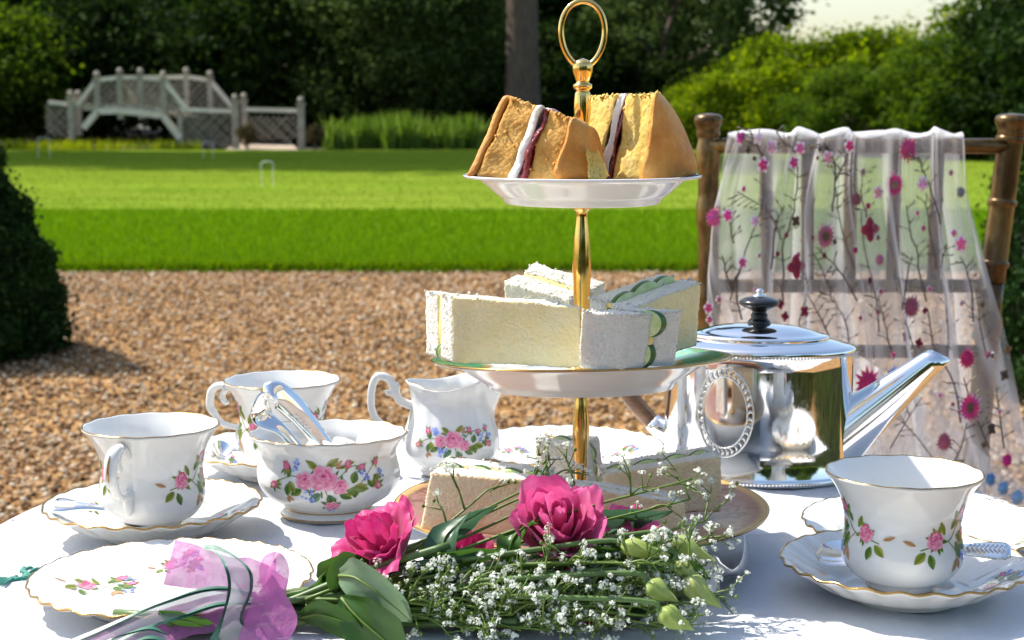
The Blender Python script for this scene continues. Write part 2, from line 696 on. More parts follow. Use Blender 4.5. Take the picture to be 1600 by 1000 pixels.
# blades of the longer grass along the gravel
def blades(n, y0, y1, h0, h1, w, z, r, bias=1.0):
    y = y0 + (y1 - y0) * r.uniform(0, 1, n) ** bias
    x = r.uniform(-1, 1, n) * (y * .42 + .4)
    a = r.uniform(0, PI, n)
    hh = r.uniform(h0, h1, n)
    ww = w * r.uniform(.7, 1.3, n)
    lx, ly = r.normal(0, .4, n) * hh, r.normal(0, .4, n) * hh
    V = np.stack([np.stack([x - np.cos(a) * ww, y - np.sin(a) * ww, np.full(n, z)], -1),
                  np.stack([x + np.cos(a) * ww, y + np.sin(a) * ww, np.full(n, z)], -1),
                  np.stack([x + lx, y + ly, z + hh], -1)], 1).reshape(-1, 3)
    return V, np.arange(n * 3).reshape(-1, 3)


A1, B1 = blades(110000, 10.17, 15.7, .03, .06, .006, .03, rng, 1.5)
A2, B2 = blades(9000, 10.12, 10.32, .03, .07, .005, .0, rng)
tag(obj('verge_grass', np.vstack([A1, A2]), np.vstack([B1, B2 + len(A1)]), M['grass_blade'], smooth=False),
    'strip of longer bright green grass along the gravel edge', 'grass', kind='stuff')
A1, B1 = blades(60000, 15.6, 37, .006, .014, .010, .036, rng, 1.0)
tag(obj('lawn_grass', A1, B1, M['lawn_blade'], smooth=False), 'short pale green mown grass of the far lawn', 'grass', kind='stuff')


# ---------------------------------------------------------------- foliage
def leaf_quads(P, size, r, aspect=.55, up=None):
    n = len(P)
    a = r.normal(0, 1, (n, 3))
    if up is not None:
        a = a + np.asarray(up)
    a /= np.linalg.norm(a, axis=1)[:, None] + 1e-9
    b = np.cross(a, r.normal(0, 1, (n, 3)))
    b /= np.linalg.norm(b, axis=1)[:, None] + 1e-9
    s = (size * r.uniform(.6, 1.3, n))[:, None]
    V = np.stack([P - a * s * .5, P + b * s * aspect * .5, P + a * s * .5, P - b * s * aspect * .5], 1).reshape(-1, 3)
    return V, np.arange(n * 4).reshape(-1, 4)


def clumps(n_cl, per, rx, ry, rz, cz, cr, r, shell=.55, flat=.7):
    d = r.normal(0, 1, (n_cl, 3))
    d /= np.linalg.norm(d, axis=1)[:, None]
    q = r.uniform(shell, 1.0, n_cl)[:, None]
    C = d * q * np.array([rx, ry, rz])
    C[:, 2] += cz
    k = np.repeat(C, per, 0)
    rad = np.repeat(r.uniform(.6, 1.3, n_cl), per)[:, None] * cr
    off = r.normal(0, .5, (n_cl * per, 3)) * rad * np.array([1, 1, flat])
    return k + off, C


def woody(C, base_r, top, r, n_limb=10, bend=.3, trunk_top=None):
    """tapered trunk with limbs towards some clump centres"""
    mb = MB()
    tt = trunk_top or top * .8
    path = [(r.normal(0, bend) * .1 * i, r.normal(0, bend) * .1 * i, tt * i / 6) for i in range(7)]
    path[0] = (0, 0, -.1)
    rad = [base_r * (1.25 if i == 0 else 1 - .11 * i) for i in range(7)]
    mb.add(tube(crom(path, 3), [base_r * 1.3] + [base_r * (1.05 - .8 * i / 18) for i in range(1, 19)], 12))
    idx = r.choice(len(C), min(n_limb, len(C)), replace=False)
    for i in idx:
        c = Vector(C[i])
        z0 = min(max(.25 * tt, c.z * r.uniform(.45, .8)), tt * .95)
        p0 = Vector(path[min(6, int(z0 / tt * 6))])
        p0.z = z0
        mid = (p0 + c) / 2 + Vector((0, 0, .08 * top * r.uniform(-.3, 1)))
        mb.add(tube(crom([p0, mid, c], 4), [base_r * .32 * (1 - .085 * k) for k in range(9)], 6))
    return mb


m = Mat('bark', (.10, .08, .06), .9)
bn = m.noise(7, 7, .7, m.coord('Object', (4, 4, .5)))
m.color(m.ramp(bn, [(.3, (.05, .034, .024)), (.55, (.14, .10, .072)), (.8, (.27, .21, .16))]))
m.bump(bn, .9, .06)
M['bark'] = m.m
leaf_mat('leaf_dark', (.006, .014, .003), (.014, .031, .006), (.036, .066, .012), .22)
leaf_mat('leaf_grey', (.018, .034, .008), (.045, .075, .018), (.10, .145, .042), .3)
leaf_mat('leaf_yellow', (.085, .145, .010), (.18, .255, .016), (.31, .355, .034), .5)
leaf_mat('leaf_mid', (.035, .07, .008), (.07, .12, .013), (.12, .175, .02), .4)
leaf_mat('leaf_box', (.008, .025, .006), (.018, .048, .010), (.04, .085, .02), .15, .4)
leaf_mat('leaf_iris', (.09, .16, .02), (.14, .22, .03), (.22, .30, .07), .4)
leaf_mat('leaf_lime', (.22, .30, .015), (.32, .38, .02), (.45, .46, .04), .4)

_cache = {}


def tree(name, label, loc, rz, sc, kind, leafm, group=None, cat='tree', rs=1):
    """kind: tuple naming a prototype; meshes are shared between alike trees"""
    key = (kind, leafm)
    if key not in _cache:
        r = np.random.default_rng(sum(ord(q) for q in kind[0]) + rs)
        nm, n_cl, per, rx, rz_, cz, cr, ls, br, top = kind
        P, C = clumps(n_cl, per, rx, rx, rz_, cz, cr, r)
        P = P[P[:, 2] > .02]
        _cache[key] = (leaf_quads(P, ls, r), woody(C, br, top, r, 14))
    t = thing(name, label, cat, loc, rz, group)
    t.scale = (sc, sc, sc)
    c = _cache[key]
    if isinstance(c[0], tuple):
        a = c[1].build('trunk' if cat == 'tree' else 'stems', M['bark'], t)
        b = obj('crown' if cat == 'tree' else 'foliage', c[0][0], c[0][1], M[leafm], t, smooth=False)
        _cache[key] = (a.data, b.data)
    else:
        for nm2, me in (('trunk' if cat == 'tree' else 'stems', c[0]), ('crown' if cat == 'tree' else 'foliage', c[1])):
            o = bpy.data.objects.new(nm2, me)
            COL.objects.link(o)
            o.parent = t
    return t


#        name     clumps per  rx   rz   cz   clump leaf trunk top
TALL = ('tall', 170, 170, 4.4, 4.6, 10.0, 1.25, .30, .42, 13.5)
LOW = ('low', 230, 160, 4.6, 5.0, 5.2, 1.1, .26, .36, 9.0)
BUSH = ('bush', 150, 150, 1.7, 1.35, 1.35, .5, .15, .07, 2.2)
BUSHB = ('bushb', 150, 150, 1.9, 1.5, 1.4, .45, .13, .07, 2.4)

LOOSE = ('loose', 75, 110, 2.9, 2.7, 3.7, .62, .22, .16, 6.0)
WOOD = 'trees of the dark wood behind the lawn'
# the dark wood: low-branched trees in front, tall ones behind
dark = [(-22, 58, .2, 1.0), (-16.5, 55, 1.3, 1.05), (-11, 57, 2.2, 1.0), (-6.2, 54, 3.4, 1.02), (-1.8, 56, .9, 1.05), (1.2, 57, 4.1, 1.0)]
words_d = ['dark evergreen tree at the far left edge of the wood', 'dark evergreen tree behind the left end of the bridge',
           'dark evergreen tree rising behind the arch of the bridge', 'dark evergreen tree behind the right fence of the bridge',
           'dark evergreen tree between the bridge and the big bare trunk', 'dark evergreen tree directly behind the big bare trunk']
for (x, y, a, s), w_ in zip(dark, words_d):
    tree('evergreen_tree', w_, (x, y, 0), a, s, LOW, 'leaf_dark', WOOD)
tallp = [(-27, 66, .4, 1.35), (-19, 68, 1.9, 1.4), (-10.5, 67, 3.0, 1.35), (-3, 66, 5.0, 1.35), (1.5, 66, .1, 1.3)]
words_t = ['tall tree towering deep in the wood at far left', 'tall tree deep in the wood left of the bridge',
           'tall tree deep in the wood above the bridge', 'tall tree deep in the wood right of the bridge', 'tall tree deep in the wood behind the cake stand']
for (x, y, a, s), w_ in zip(tallp, words_t):
    tree('woodland_tree', w_, (x, y, 0), a, s, LOW, 'leaf_dark', WOOD)
# grey-green tree that reaches out beside the trunk
tree('grey_green_tree', 'grey-green leafy tree just left of the big bare trunk', (-2.9, 43.2, 0), 1.0, .60, LOW, 'leaf_grey', WOOD)
tree('grey_green_tree', 'grey-green tree right of the cake stand ring, sky showing beside it', (4.3, 46, 0), 2.5, .9, LOOSE, 'leaf_grey', WOOD)
tree('conifer_tree', 'dark loose-branched tree above the yellow bushes at right', (6.4, 50, 0), .6, 1.0, LOOSE, 'leaf_grey', WOOD)

# the big bare trunk
t = thing('big_tree', 'large tree with a thick bare grey-brown trunk behind the cake', 'tree', (.26, 41, 0))
P_, C_ = clumps(90, 150, 4.5, 4.5, 3.2, 22.0, 1.2, rng)
tr = MB()
tr.add(tube(crom([(0, 0, -.2), (.01, 0, .6), (.0, 0, 2.5), (-.04, 0, 8), (.1, .1, 21)], 6),
            [.72 if i == 0 else .53 - .012 * i for i in range(25)], 56))
tr.V = [Vector((v.x * q_, v.y * q_, v.z)) for v in tr.V for q_ in [1 + .09 * noise.noise((math.atan2(v.y, v.x) * 7, v.z * .35, 2)) + .05 * noise.noise((math.atan2(v.y, v.x) * 16, v.z * .9, 8))]]
for i in range(12):
    c = Vector(C_[i * 7])
    p0 = Vector((0, 0, 15.5 + i * .4))
    tr.add(tube(crom([p0, (p0 + c) / 2 + Vector((0, 0, .5)), c], 4), [.16 * (1 - .09 * k) for k in range(9)], 6))
tr.build('trunk', M['bark'], t)
v_, f_ = leaf_quads(P_, .3, rng)
obj('crown', v_, f_, M['leaf_dark'], t, smooth=False)

# high crowns above the wood: they shade the far end of the lawn
HIGH = ('high', 190, 130, 4.3, 3.8, 19.0, 1.15, .36, .34, 20.0)
for (x, y, a, s_), w_ in zip([(-17, 38, .2, 1.0), (-13.3, 38.6, 1.4, 1.0), (-18, 38.6, 2.7, 1.3), (-22.5, 38.3, 3.8, 1.0)],
                         ['high-crowned tree standing left of the picture, second from the bridge', 'high-crowned tree standing just left of the picture, nearest the bridge', 'tallest high-crowned tree left of the picture', 'high-crowned tree furthest left of the picture']):
    tree('high_crowned_tree', w_, (x, y, 0), a, s_, HIGH, 'leaf_dark', WOOD)

# understorey shrubs at the wood's edge
und = [(-6.2, 45.2, .9, 1.75, 'leaf_dark'), (-14.5, 47, .0, 1.35, 'leaf_mid'), (-12.0, 49, 1.0, 1.5, 'leaf_dark'), (-8.8, 50, 2.0, 1.4, 'leaf_dark'), (-5.6, 49.5, 3.0, 1.45, 'leaf_dark'), (-3.0, 48, .5, 1.3, 'leaf_dark'),
       (-.9, 46.5, 1.7, 1.1, 'leaf_dark'), (1.4, 46, 2.6, 1.2, 'leaf_dark'), (3.4, 47, 3.9, 1.1, 'leaf_dark')]
words_u = ['tall dark shrub rising behind the right bridge posts', 'sunlit green shrub at the wood edge left of the bridge', 'dark shrub behind the left fence of the bridge', 'dark shrub behind the middle of the bridge',
           'dark shrub behind the right fence of the bridge', 'dark shrub behind the tall waterside leaves', 'dark shrub left of the big trunk foot', 'dark shrub right of the big trunk foot',
           'dark shrub behind the right cake slice']
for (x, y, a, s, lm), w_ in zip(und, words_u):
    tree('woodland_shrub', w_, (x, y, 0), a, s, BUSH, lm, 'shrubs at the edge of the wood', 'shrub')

# sunlit bushes at right and the dark ones beyond the chair
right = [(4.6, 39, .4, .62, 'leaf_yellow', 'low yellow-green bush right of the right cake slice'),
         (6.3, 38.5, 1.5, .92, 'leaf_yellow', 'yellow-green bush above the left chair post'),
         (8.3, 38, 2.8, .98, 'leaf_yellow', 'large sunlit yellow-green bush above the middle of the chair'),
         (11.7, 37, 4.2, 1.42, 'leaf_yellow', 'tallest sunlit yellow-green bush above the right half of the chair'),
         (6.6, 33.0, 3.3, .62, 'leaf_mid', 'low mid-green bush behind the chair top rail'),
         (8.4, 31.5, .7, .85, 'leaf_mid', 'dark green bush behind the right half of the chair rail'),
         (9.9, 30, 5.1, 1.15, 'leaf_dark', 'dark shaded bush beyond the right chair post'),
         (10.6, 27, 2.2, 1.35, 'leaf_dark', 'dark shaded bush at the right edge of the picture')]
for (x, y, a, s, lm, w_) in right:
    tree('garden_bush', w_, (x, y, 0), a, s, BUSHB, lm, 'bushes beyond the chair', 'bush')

# shrubs and trees of the garden behind the photographer (mirrored in the silver)
for i, (x, y, s, w_) in enumerate([(-4.2, -7.5, .9, 'garden shrub behind the viewpoint on the left'), (-.6, -8.5, 1.0, 'garden shrub straight behind the viewpoint'), (3.2, -7.8, .95, 'garden shrub behind the viewpoint, right of centre'), (6.8, -6.5, .9, 'garden shrub behind the viewpoint on the far right')]):
    tree('garden_shrub', w_, (x, y, 0), i * 1.3, s, BUSH, 'leaf_dark', 'shrubs behind the viewpoint', 'shrub')
# trees of the garden behind the photographer (mirrored in the silver)
for i, (x, y, s, w_) in enumerate([(-9, -16, .7, 'leafy garden tree behind the viewpoint on the left'), (1, -20, .75, 'leafy garden tree straight behind the viewpoint'), (10, -15, .7, 'leafy garden tree behind the viewpoint on the right')]):
    tree('garden_tree', w_, (x, y, 0), i * 1.7, s, LOW, 'leaf_mid', 'garden trees behind the viewpoint')


# waterside plants: upright leaves
def clump_plant(name, label, cx, cy, w, d, h, n, lm, group):
    r = np.random.default_rng(int(abs(cx * 100)) + n)
    V, F = [], []
    for i in range(n):
        x, y = r.uniform(-w, w), r.uniform(-d, d)
        hh = h * r.uniform(.55, 1.15)
        lx, ly = r.normal(0, .22) * hh, r.normal(0, .22) * hh
        a = r.uniform(0, PI)
        wd = .022 * h / .8 * r.uniform(.8, 1.5)
        o = len(V)
        for t_, ww in ((0, .6), (.5, 1.0), (1.0, .1)):
            bx, by = x + lx * t_ * t_, y + ly * t_ * t_
            V += [(bx - math.cos(a) * wd * ww, by - math.sin(a) * wd * ww, hh * t_), (bx + math.cos(a) * wd * ww, by + math.sin(a) * wd * ww, hh * t_)]
        F += [(o, o + 1, o + 3, o + 2), (o + 2, o + 3, o + 5, o + 4)]
    o = obj(name, V, F, M[lm], smooth=False)
    o.location = (cx, cy, 0)
    return tag(o, label, 'plant', group)


for i, (u, w_) in enumerate([(528, 'upright pale green waterside plant nearest the bridge'), (575, 'upright green waterside plant second from the bridge'),
                             (625, 'upright green waterside plant in the middle of the bank'), (675, 'upright green waterside plant left of the cake plate'), (722, 'upright green waterside plant touching the cake plate edge')]):
    c = on(u, 236, 0)
    clump_plant('waterside_plant', w_, c.x, 38.6 + .3 * (i % 2), .42, .35, .72 + .06 * (i % 3), 260, 'leaf_iris', 'leafy plants on the bank')
for i, (u, w_) in enumerate([(40, 'low lime-green plant at the left end of the bank'), (85, 'low lime-green plant under the left bridge fence'), (130, 'low lime-green plant left of the bridge arch'), (175, 'low lime-green plant under the left half of the arch'),
                             (220, 'low lime-green plant under the right half of the arch'), (265, 'low lime-green plant at the right foot of the arch'), (312, 'low lime-green plant below the right bridge ramp')]):
    c = on(u, 233, 0)
    clump_plant('bank_plant', w_, c.x, 37.7, .36, .2, .27, 150, 'leaf_lime', 'lime-green plants along the water')
m = Mat('dry_plant', (.10, .08, .04), .9)
M['dry_plant'] = m.m
leaf_mat('leaf_russet', (.05, .045, .02), (.10, .075, .035), (.16, .11, .06), .2)
for u, w_ in ((381, 'small round dark shrub beside the bridge gate post'), (489, 'small round russet shrub right of the bridge fence')):
    c = on(u, 237, 0)
    P_, C_ = clumps(30, 60, .2, .2, .22, .38, .1, rng, .4)
    t = thing('round_shrub', w_, 'shrub', (c.x, 37.6, 0), 0, 'round shrubs by the bridge')
    v_, f_ = leaf_quads(P_, .06, rng)
    obj('foliage', v_, f_, M['leaf_russet'], t, smooth=False)
    V, F = tube([(0, 0, -.03), (0.01, 0, .2), (0, 0, .4)], [.035, .03, .02], 6)
    obj('stem', V, F, M['bark'], t)

# ---------------------------------------------------------------- clipped topiary
def topiary(name, label, loc, prof_rz, n, seed):
    r = np.random.default_rng(seed)
    t = thing(name, label, 'topiary', loc, 0, 'clipped box topiary')
    zz = np.array([p[1] for p in prof_rz])
    rr = np.array([p[0] for p in prof_rz])
    z = r.uniform(0.02, zz[-1], n * 2)
    R = np.interp(z, zz, rr)
    keep = r.uniform(0, rr.max(), n * 2) < R + .05
    z, R = z[keep][:n], R[keep][:n]
    a = r.uniform(0, 2 * PI, len(z))
    lump = .022 * np.sin(a * 7 + z * 9) + .02 * np.sin(a * 13 - z * 17 + 1) + .015 * np.sin(z * 31 + a * 3)
    q = R + lump - np.abs(r.normal(0, .03, len(z))) + (r.uniform(0, 1, len(z)) < .08) * r.uniform(0, .06, len(z))
    P = np.stack([q * np.cos(a), q * np.sin(a), z], -1)
    v, f = leaf_quads(P, .026, r, .6)
    obj('foliage', v, f, M['leaf_box'], t, smooth=False)
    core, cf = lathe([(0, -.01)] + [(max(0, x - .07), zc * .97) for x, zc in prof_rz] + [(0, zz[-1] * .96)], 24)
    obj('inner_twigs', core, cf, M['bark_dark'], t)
    return t


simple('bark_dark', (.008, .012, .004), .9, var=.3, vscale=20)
topiary('topiary_cone', 'dark green clipped conical topiary at the left edge on the gravel', (-2.36, 6.75, 0),
        [(.46, 0), (.52, .12), (.50, .3), (.41, .5), (.30, .72), (.19, 1.0), (.09, 1.25), (.01, 1.4)], 60000, 3)
topiary('topiary_cone', 'dark green clipped conical topiary at the right edge behind the chair', (2.22, 5.65, 0),
        [(.50, 0), (.57, .15), (.58, .4), (.55, .7), (.47, 1.0), (.36, 1.3), (.18, 1.6), (.01, 1.8)], 60000, 4)

# low hedges added out of view to give the teapot dark reflections
def hedge(label, cx, cy, sx, sy, h, n, seed):
    r = np.random.default_rng(seed)
    t = thing('reflection_hedge', label, 'hedge', (cx, cy, 0), 0, 'unseen hedges added for reflections')
    P = np.stack([r.uniform(-sx, sx, n), r.uniform(-sy, sy, n), r.uniform(0, h, n)], -1)
    k = r.integers(0, 5, n)
    P[k == 0, 0] = -sx
    P[k == 1, 0] = sx
    P[k == 2, 1] = -sy
    P[k == 3, 1] = sy
    P[k == 4, 2] = h
    P += r.normal(0, .025, P.shape)
    v, f = leaf_quads(P, .045, r, .6)
    obj('foliage', v, f, M['leaf_mid'], t, smooth=False)
    V, F = box((0, 0, h / 2 - .03), sx * 2 - .08, sy * 2 - .08, h - .06)
    obj('inner_twigs', V, F, M['bark_dark'], t, smooth=False)


hedge('unseen low hedge added behind the viewpoint for the reflections', .5, -2.4, 4.0, .3, 1.0, 30000, 5)
hedge('unseen low hedge added right of the viewpoint for the reflections', 3.4, -.4, .3, 1.7, 1.0, 16000, 6)

# ---------------------------------------------------------------- croquet hoops
simple('hoop_paint', (.78, .78, .76), .4, var=.05)
for u0, u1, vt, vb, w_ in ((60, 78, 216, 247, 'white croquet hoop on the lawn furthest left'), (318, 333, 222, 248, 'white croquet hoop on the lawn below the bridge ramp'),
                           (409, 427, 254, 292, 'white croquet hoop nearest to the gravel')):
    p0 = on(u0, vb, .036)
    p1 = on(u1, vb, .036)
    h = at(u0, vt, p0.y).z
    V, F = tube(crom([(p0.x, p0.y, .0), (p0.x, p0.y, h * .6), (p0.x + .004, p0.y, h), (p1.x - .004, p0.y, h), (p1.x, p0.y, h * .6), (p1.x, p0.y, .0)], 3), .0045, 8)
    t = obj('croquet_hoop', V, F, M['hoop_paint'])
    tag(t, w_, 'croquet hoop', 'croquet hoops on the lawn')

# ---------------------------------------------------------------- rustic bridge
m = Mat('weathered_wood', (.5, .47, .4), .85)
m.color(m.ramp(m.noise(4, 6, .7), [(.3, (.24, .205, .15)), (.7, (.48, .42, .33))]))
M['weathered_wood'] = m.m
m = Mat('pale_wood', (.66, .63, .56), .8)
m.color(m.ramp(m.noise(4, 6, .7), [(.3, (.60, .52, .40)), (.7, (.82, .73, .59))]))
M['pale_wood'] = m.m
br = thing('wooden_footbridge', 'rustic white-grey wooden footbridge with lattice rails at the lawn far end', 'bridge', (-8, 38.5, 0))
YN, YF = 38.2, 40.2


def bpost(u, vt, vb, y, w=.16):
    w *= .78
    top, bot = at(u, vt, y), at(u, vb, y)
    mb = MB()
    mb.add(box((top.x, y, (top.z + bot.z) / 2 - .04), w, w, top.z - bot.z - .08))
    mb.add(box((top.x, y, top.z - .10), w * 1.35, w * 1.35, .05))
    c, f = lathe([(0, -.075)] + [(.075 * math.sin(PI * k / 8), -.075 * math.cos(PI * k / 8)) for k in range(1, 8)] + [(0, .075)], 10)
    mb.add(([(v[0] + top.x, v[1] + y, v[2] + top.z + .0) for v in c], f))
    return mb.build('post', M['weathered_wood'], br, True, False)


def bbeam(name, pts, y, w=.12, h=.095, mat='pale_wood'):
    P = [at(u, v, y) for u, v in pts]
    mb = MB()
    for a, b in zip(P[:-1], P[1:]):
        mb.add(bar(a, b, w, h))
    return mb.build(name, M[mat], br, True, False)


def lattice(poly_top, poly_bot, y, step=.17, diag=True, thick=.020):
    """crossed twigs clipped between two outlines given in pixels"""
    T_ = [at(u, v, y) for u, v in poly_top]
    B_ = [at(u, v, y) for u, v in poly_bot]
    x0, x1 = T_[0].x, T_[-1].x
    zt = lambda x: float(np.interp(x, [p.x for p in T_], [p.z for p in T_]))
    zb = lambda x: float(np.interp(x, [p.x for p in B_], [p.z for p in B_]))
    mb = MB()
    for sgn in (-1, 1):
        x = x0 - 2.2
        while x < x1 + 2.2:
            pts = []
            for k in range(40):
                xx = x + k * .06
                zz = (0.0 if sgn > 0 else 2.4) + sgn * k * .06
                if x0 <= xx <= x1 and zb(xx) <= zz <= zt(xx):
                    pts.append((xx, zz))
            if len(pts) > 2:
                a, b = pts[0], pts[-1]
                mb.add(bar((a[0], y + sgn * .03, a[1]), (b[0], y + sgn * .03 + random.uniform(-.01, .01), b[1] + random.uniform(-.05, .05)), thick * random.uniform(.8, 1.4), thick))
            x += step * 1.05 * random.uniform(.8, 1.2)
    o = mb.build('lattice_panel', M['weathered_wood'], br, True, False)
    o['kind'] = 'stuff'
    return o


# near truss
for u, vt, vb in ((151, 116, 176), (255, 116, 184)):
    bpost(u, vt, vb + 4, YN)
for u, vt in ((187, 111), (219, 111)):
    bpost(u, vt, 186, YN)
bbeam('hand_rail', [(122, 163), (151, 125), (187, 121), (219, 121), (255, 124), (292, 172)], YN)
bbeam('arch_beam', [(131, 200), (153, 174), (187, 173), (219, 176), (255, 181), (282, 216)], YN, .16, .14)
bbeam('brace', [(188, 126), (217, 166)], YN + .12, .1, .09)
lattice([(124, 160), (151, 126), (219, 122), (255, 125), (290, 172)], [(124, 172), (151, 173), (219, 174), (255, 180), (290, 178)], YN, .13)
bbeam('deck_edge', [(131, 168), (187, 167), (255, 172)], YN + .08, .1, .12)
# far truss
for u, vt in ((291, 110), (328, 115)):
    bpost(u, vt, 178, YF)
bbeam('hand_rail', [(187, 121), (255, 121), (291, 120), (328, 125), (366, 171)], YF)
lattice([(190, 122), (291, 121), (328, 126), (364, 171)], [(190, 172), (291, 176), (328, 178), (364, 178)], YF, .13)
# planks of the deck
for k in range(12):
    u = 160 + k * 10.5
    a = at(u, 176 + max(0, (u - 255) * .3), YN + .2)
    b = at(u + 30, 177 + max(0, (u - 255) * .25), YF - .15)
    V, F = bar((a.x, YN + .2, a.z), (b.x, YF - .15, a.z + .01), .15, .05)
    obj('plank', V, F, M['weathered_wood'], br, True, smooth=False)
# approach fences
bpost(281, 172, 226, YN, .14)
bpost(367, 152, 236, YN - .1, .20)
bpost(381, 150, 228, YN + .9, .16)
bpost(470, 156, 236, YN - .1, .20)
bpost(110, 146, 218, YN, .18)
bpost(122, 146, 212, YN + .8, .16)
bbeam('hand_rail', [(283, 171), (362, 174)], YN - .02)
lattice([(283, 175), (362, 177)], [(283, 228), (362, 234)], YN - .02, .12)
bbeam('hand_rail', [(384, 171), (466, 173)], YN + .3)
lattice([(385, 177), (466, 178)], [(385, 205), (410, 219), (466, 225)], YN + .3, .13)
bbeam('hand_rail', [(76, 160), (108, 163), (150, 167)], YN + .1)
lattice([(70, 164), (108, 167)], [(70, 214), (108, 216)], YN + .1, .12)
m = Mat('pale_path', (.5, .4, .3), .95)
m.color(m.ramp(m.noise(8, 5), [(.3, (.36, .27, .19)), (.7, (.52, .42, .32))]))
M['pale_path'] = m.m
pp = [on(u, v, 0) for u, v in ((352, 237), (466, 237), (452, 224), (400, 220), (383, 222))]
tag(obj('bridge_path', [(p.x, p.y, .045) for p in pp], [tuple(range(5))], M['pale_path'], smooth=False), kind='structure')
m = Mat('water', (.006, .009, .006), .05)
m.bump(m.noise(3, 3), .1, .05)
M['water'] = m.m
tag(obj('pond', [(-13, 38.5, -.01), (-6.9, 38.5, -.01), (-6.6, 44, -.01), (-13, 44, -.01)], [(0, 1, 2, 3)], M['water'], smooth=False), kind='structure')

# ================================================================ TABLE
TX, TY, TR = .012, 1.112, .378
t = thing('round_table', 'small round table hidden under the white cloth', 'table', (TX, TY, 0))
V, F = lathe([(0, T - .03), (TR - .006, T - .03), (TR - .004, T - .02), (TR - .006, T - .006), (0, T - .006)], 64)
obj('table_top', V, F, M['handle_wood'], t)
V, F = lathe(prof([(.001, .03), (.05, .03), (.045, .1), (.03, .25), (.04, .45), (.03, .6), (.09, T - .031)], 4), 20)
obj('pedestal', V, F, M['handle_wood'], t)
for k in range(3):
    a = k * 2 * PI / 3 + .4
    V, F = tube(crom([(0.03 * math.cos(a), .03 * math.sin(a), .14), (.16 * math.cos(a), .16 * math.sin(a), .10), (.27 * math.cos(a), .27 * math.sin(a), .02)], 4), .02, 8)
    obj('leg', V, F, M['handle_wood'], t)

tc = thing('tablecloth', 'white linen cloth covering the round table and hanging over its edge', 'tablecloth', (TX, TY, 0))


def cloth_pt(th, r):
    """r is measured along the cloth from the centre"""
    drop0 = TR - .004
    if r <= drop0:
        x, y = r * math.cos(th), r * math.sin(th)
        wr = .0011 * noise.noise((x * 14, y * 9, 1)) + .0014 * noise.noise((x * 45, y * 22, 5)) + .0005 * noise.noise((x * 110, y * 70, 9))
        # a few pressed folds of the linen
        wr += .0026 * math.exp(-((y + .05 - .35 * x) / .005) ** 2) + .0024 * math.exp(-((y + .19 + .25 * x) / .005) ** 2) + .0024 * math.exp(-((x + .10) / .005) ** 2) * (1 if y > -.2 else 0)
        return (x, y, T + wr)
    s = r - drop0
    c = .012
    if s < c * PI / 2:
        a = s / c
        rr = drop0 + c * math.sin(a)
        zz = T - c * (1 - math.cos(a))
    else:
        d = s - c * PI / 2
        rr = drop0 + c
        zz = T - c - d
        k = min(1, d / .28)
        rr += k * (.035 * math.sin(11 * th + .6) + .018 * math.sin(17 * th + 2)) + k * .03
    return (rr * math.cos(th), rr * math.sin(th), zz)


rads = [0.004] + [TR * k / 110 for k in range(1, 110)] + [TR - .004 + .012 * PI / 2 * k / 6 for k in range(7)] + [TR + .015 + .03 * k for k in range(1, 13)]
NT = 360
V = [cloth_pt(2 * PI * k / NT, r) for r in rads for k in range(NT)]
F = [(i * NT + k, i * NT + (k + 1) % NT, (i + 1) * NT + (k + 1) % NT, (i + 1) * NT + k) for i in range(len(rads) - 1) for k in range(NT)]
F.append(tuple(range(NT))[::-1])
obj('cloth', V, F, M['linen'], tc)


def stitches(cx, cy, items):
    mb = MB()
    for (x, y, dx, dy, w, col) in items:
        p = [(cx + x, cy + y, T + .0022), (cx + x + dx * .5, cy + y + dy * .5, T + .0034), (cx + x + dx, cy + y + dy, T + .0022)]
        mb.add(tube(crom(p, 3), [w * .5, w * .9, w, w, w, w * .9, w * .4], 6), col)
    return mb.build('embroidery', M['thread'], tc, True, True, True)


tg, tp = (.01, .22, .16), (.65, .12, .2)
c0 = on(42, 905, T)
it = []
for k in range(16):
    a = k / 16 * 2 * PI
    it.append((.006 * math.cos(a * 2.1), .008 * math.sin(a * 1.3), .009 * math.cos(a), .011 * math.sin(a) , .0013, tg))
for k in range(5):
    it.append((-.004 - .002 * k, -.008 + .001 * k, -.005, -.012, .0009, tg))
it.append((.012, .012, .003, .006, .0013, tg))
it.append((.011, .004, .003, .002, .0012, tp))
stitches(c0.x, c0.y, it)
c0 = on(1002, 712, T)
stitches(c0.x, c0.y, [(random.uniform(-.02, .0), random.uniform(-.012, .012), .008 * random.uniform(-1, 1), .01 * random.uniform(-1, 1), .0013, tg) for k in range(16)]
         + [(.012 + random.uniform(-.004, .004), random.uniform(-.006, .006), .006, .004, .0014, tp) for k in range(6)])


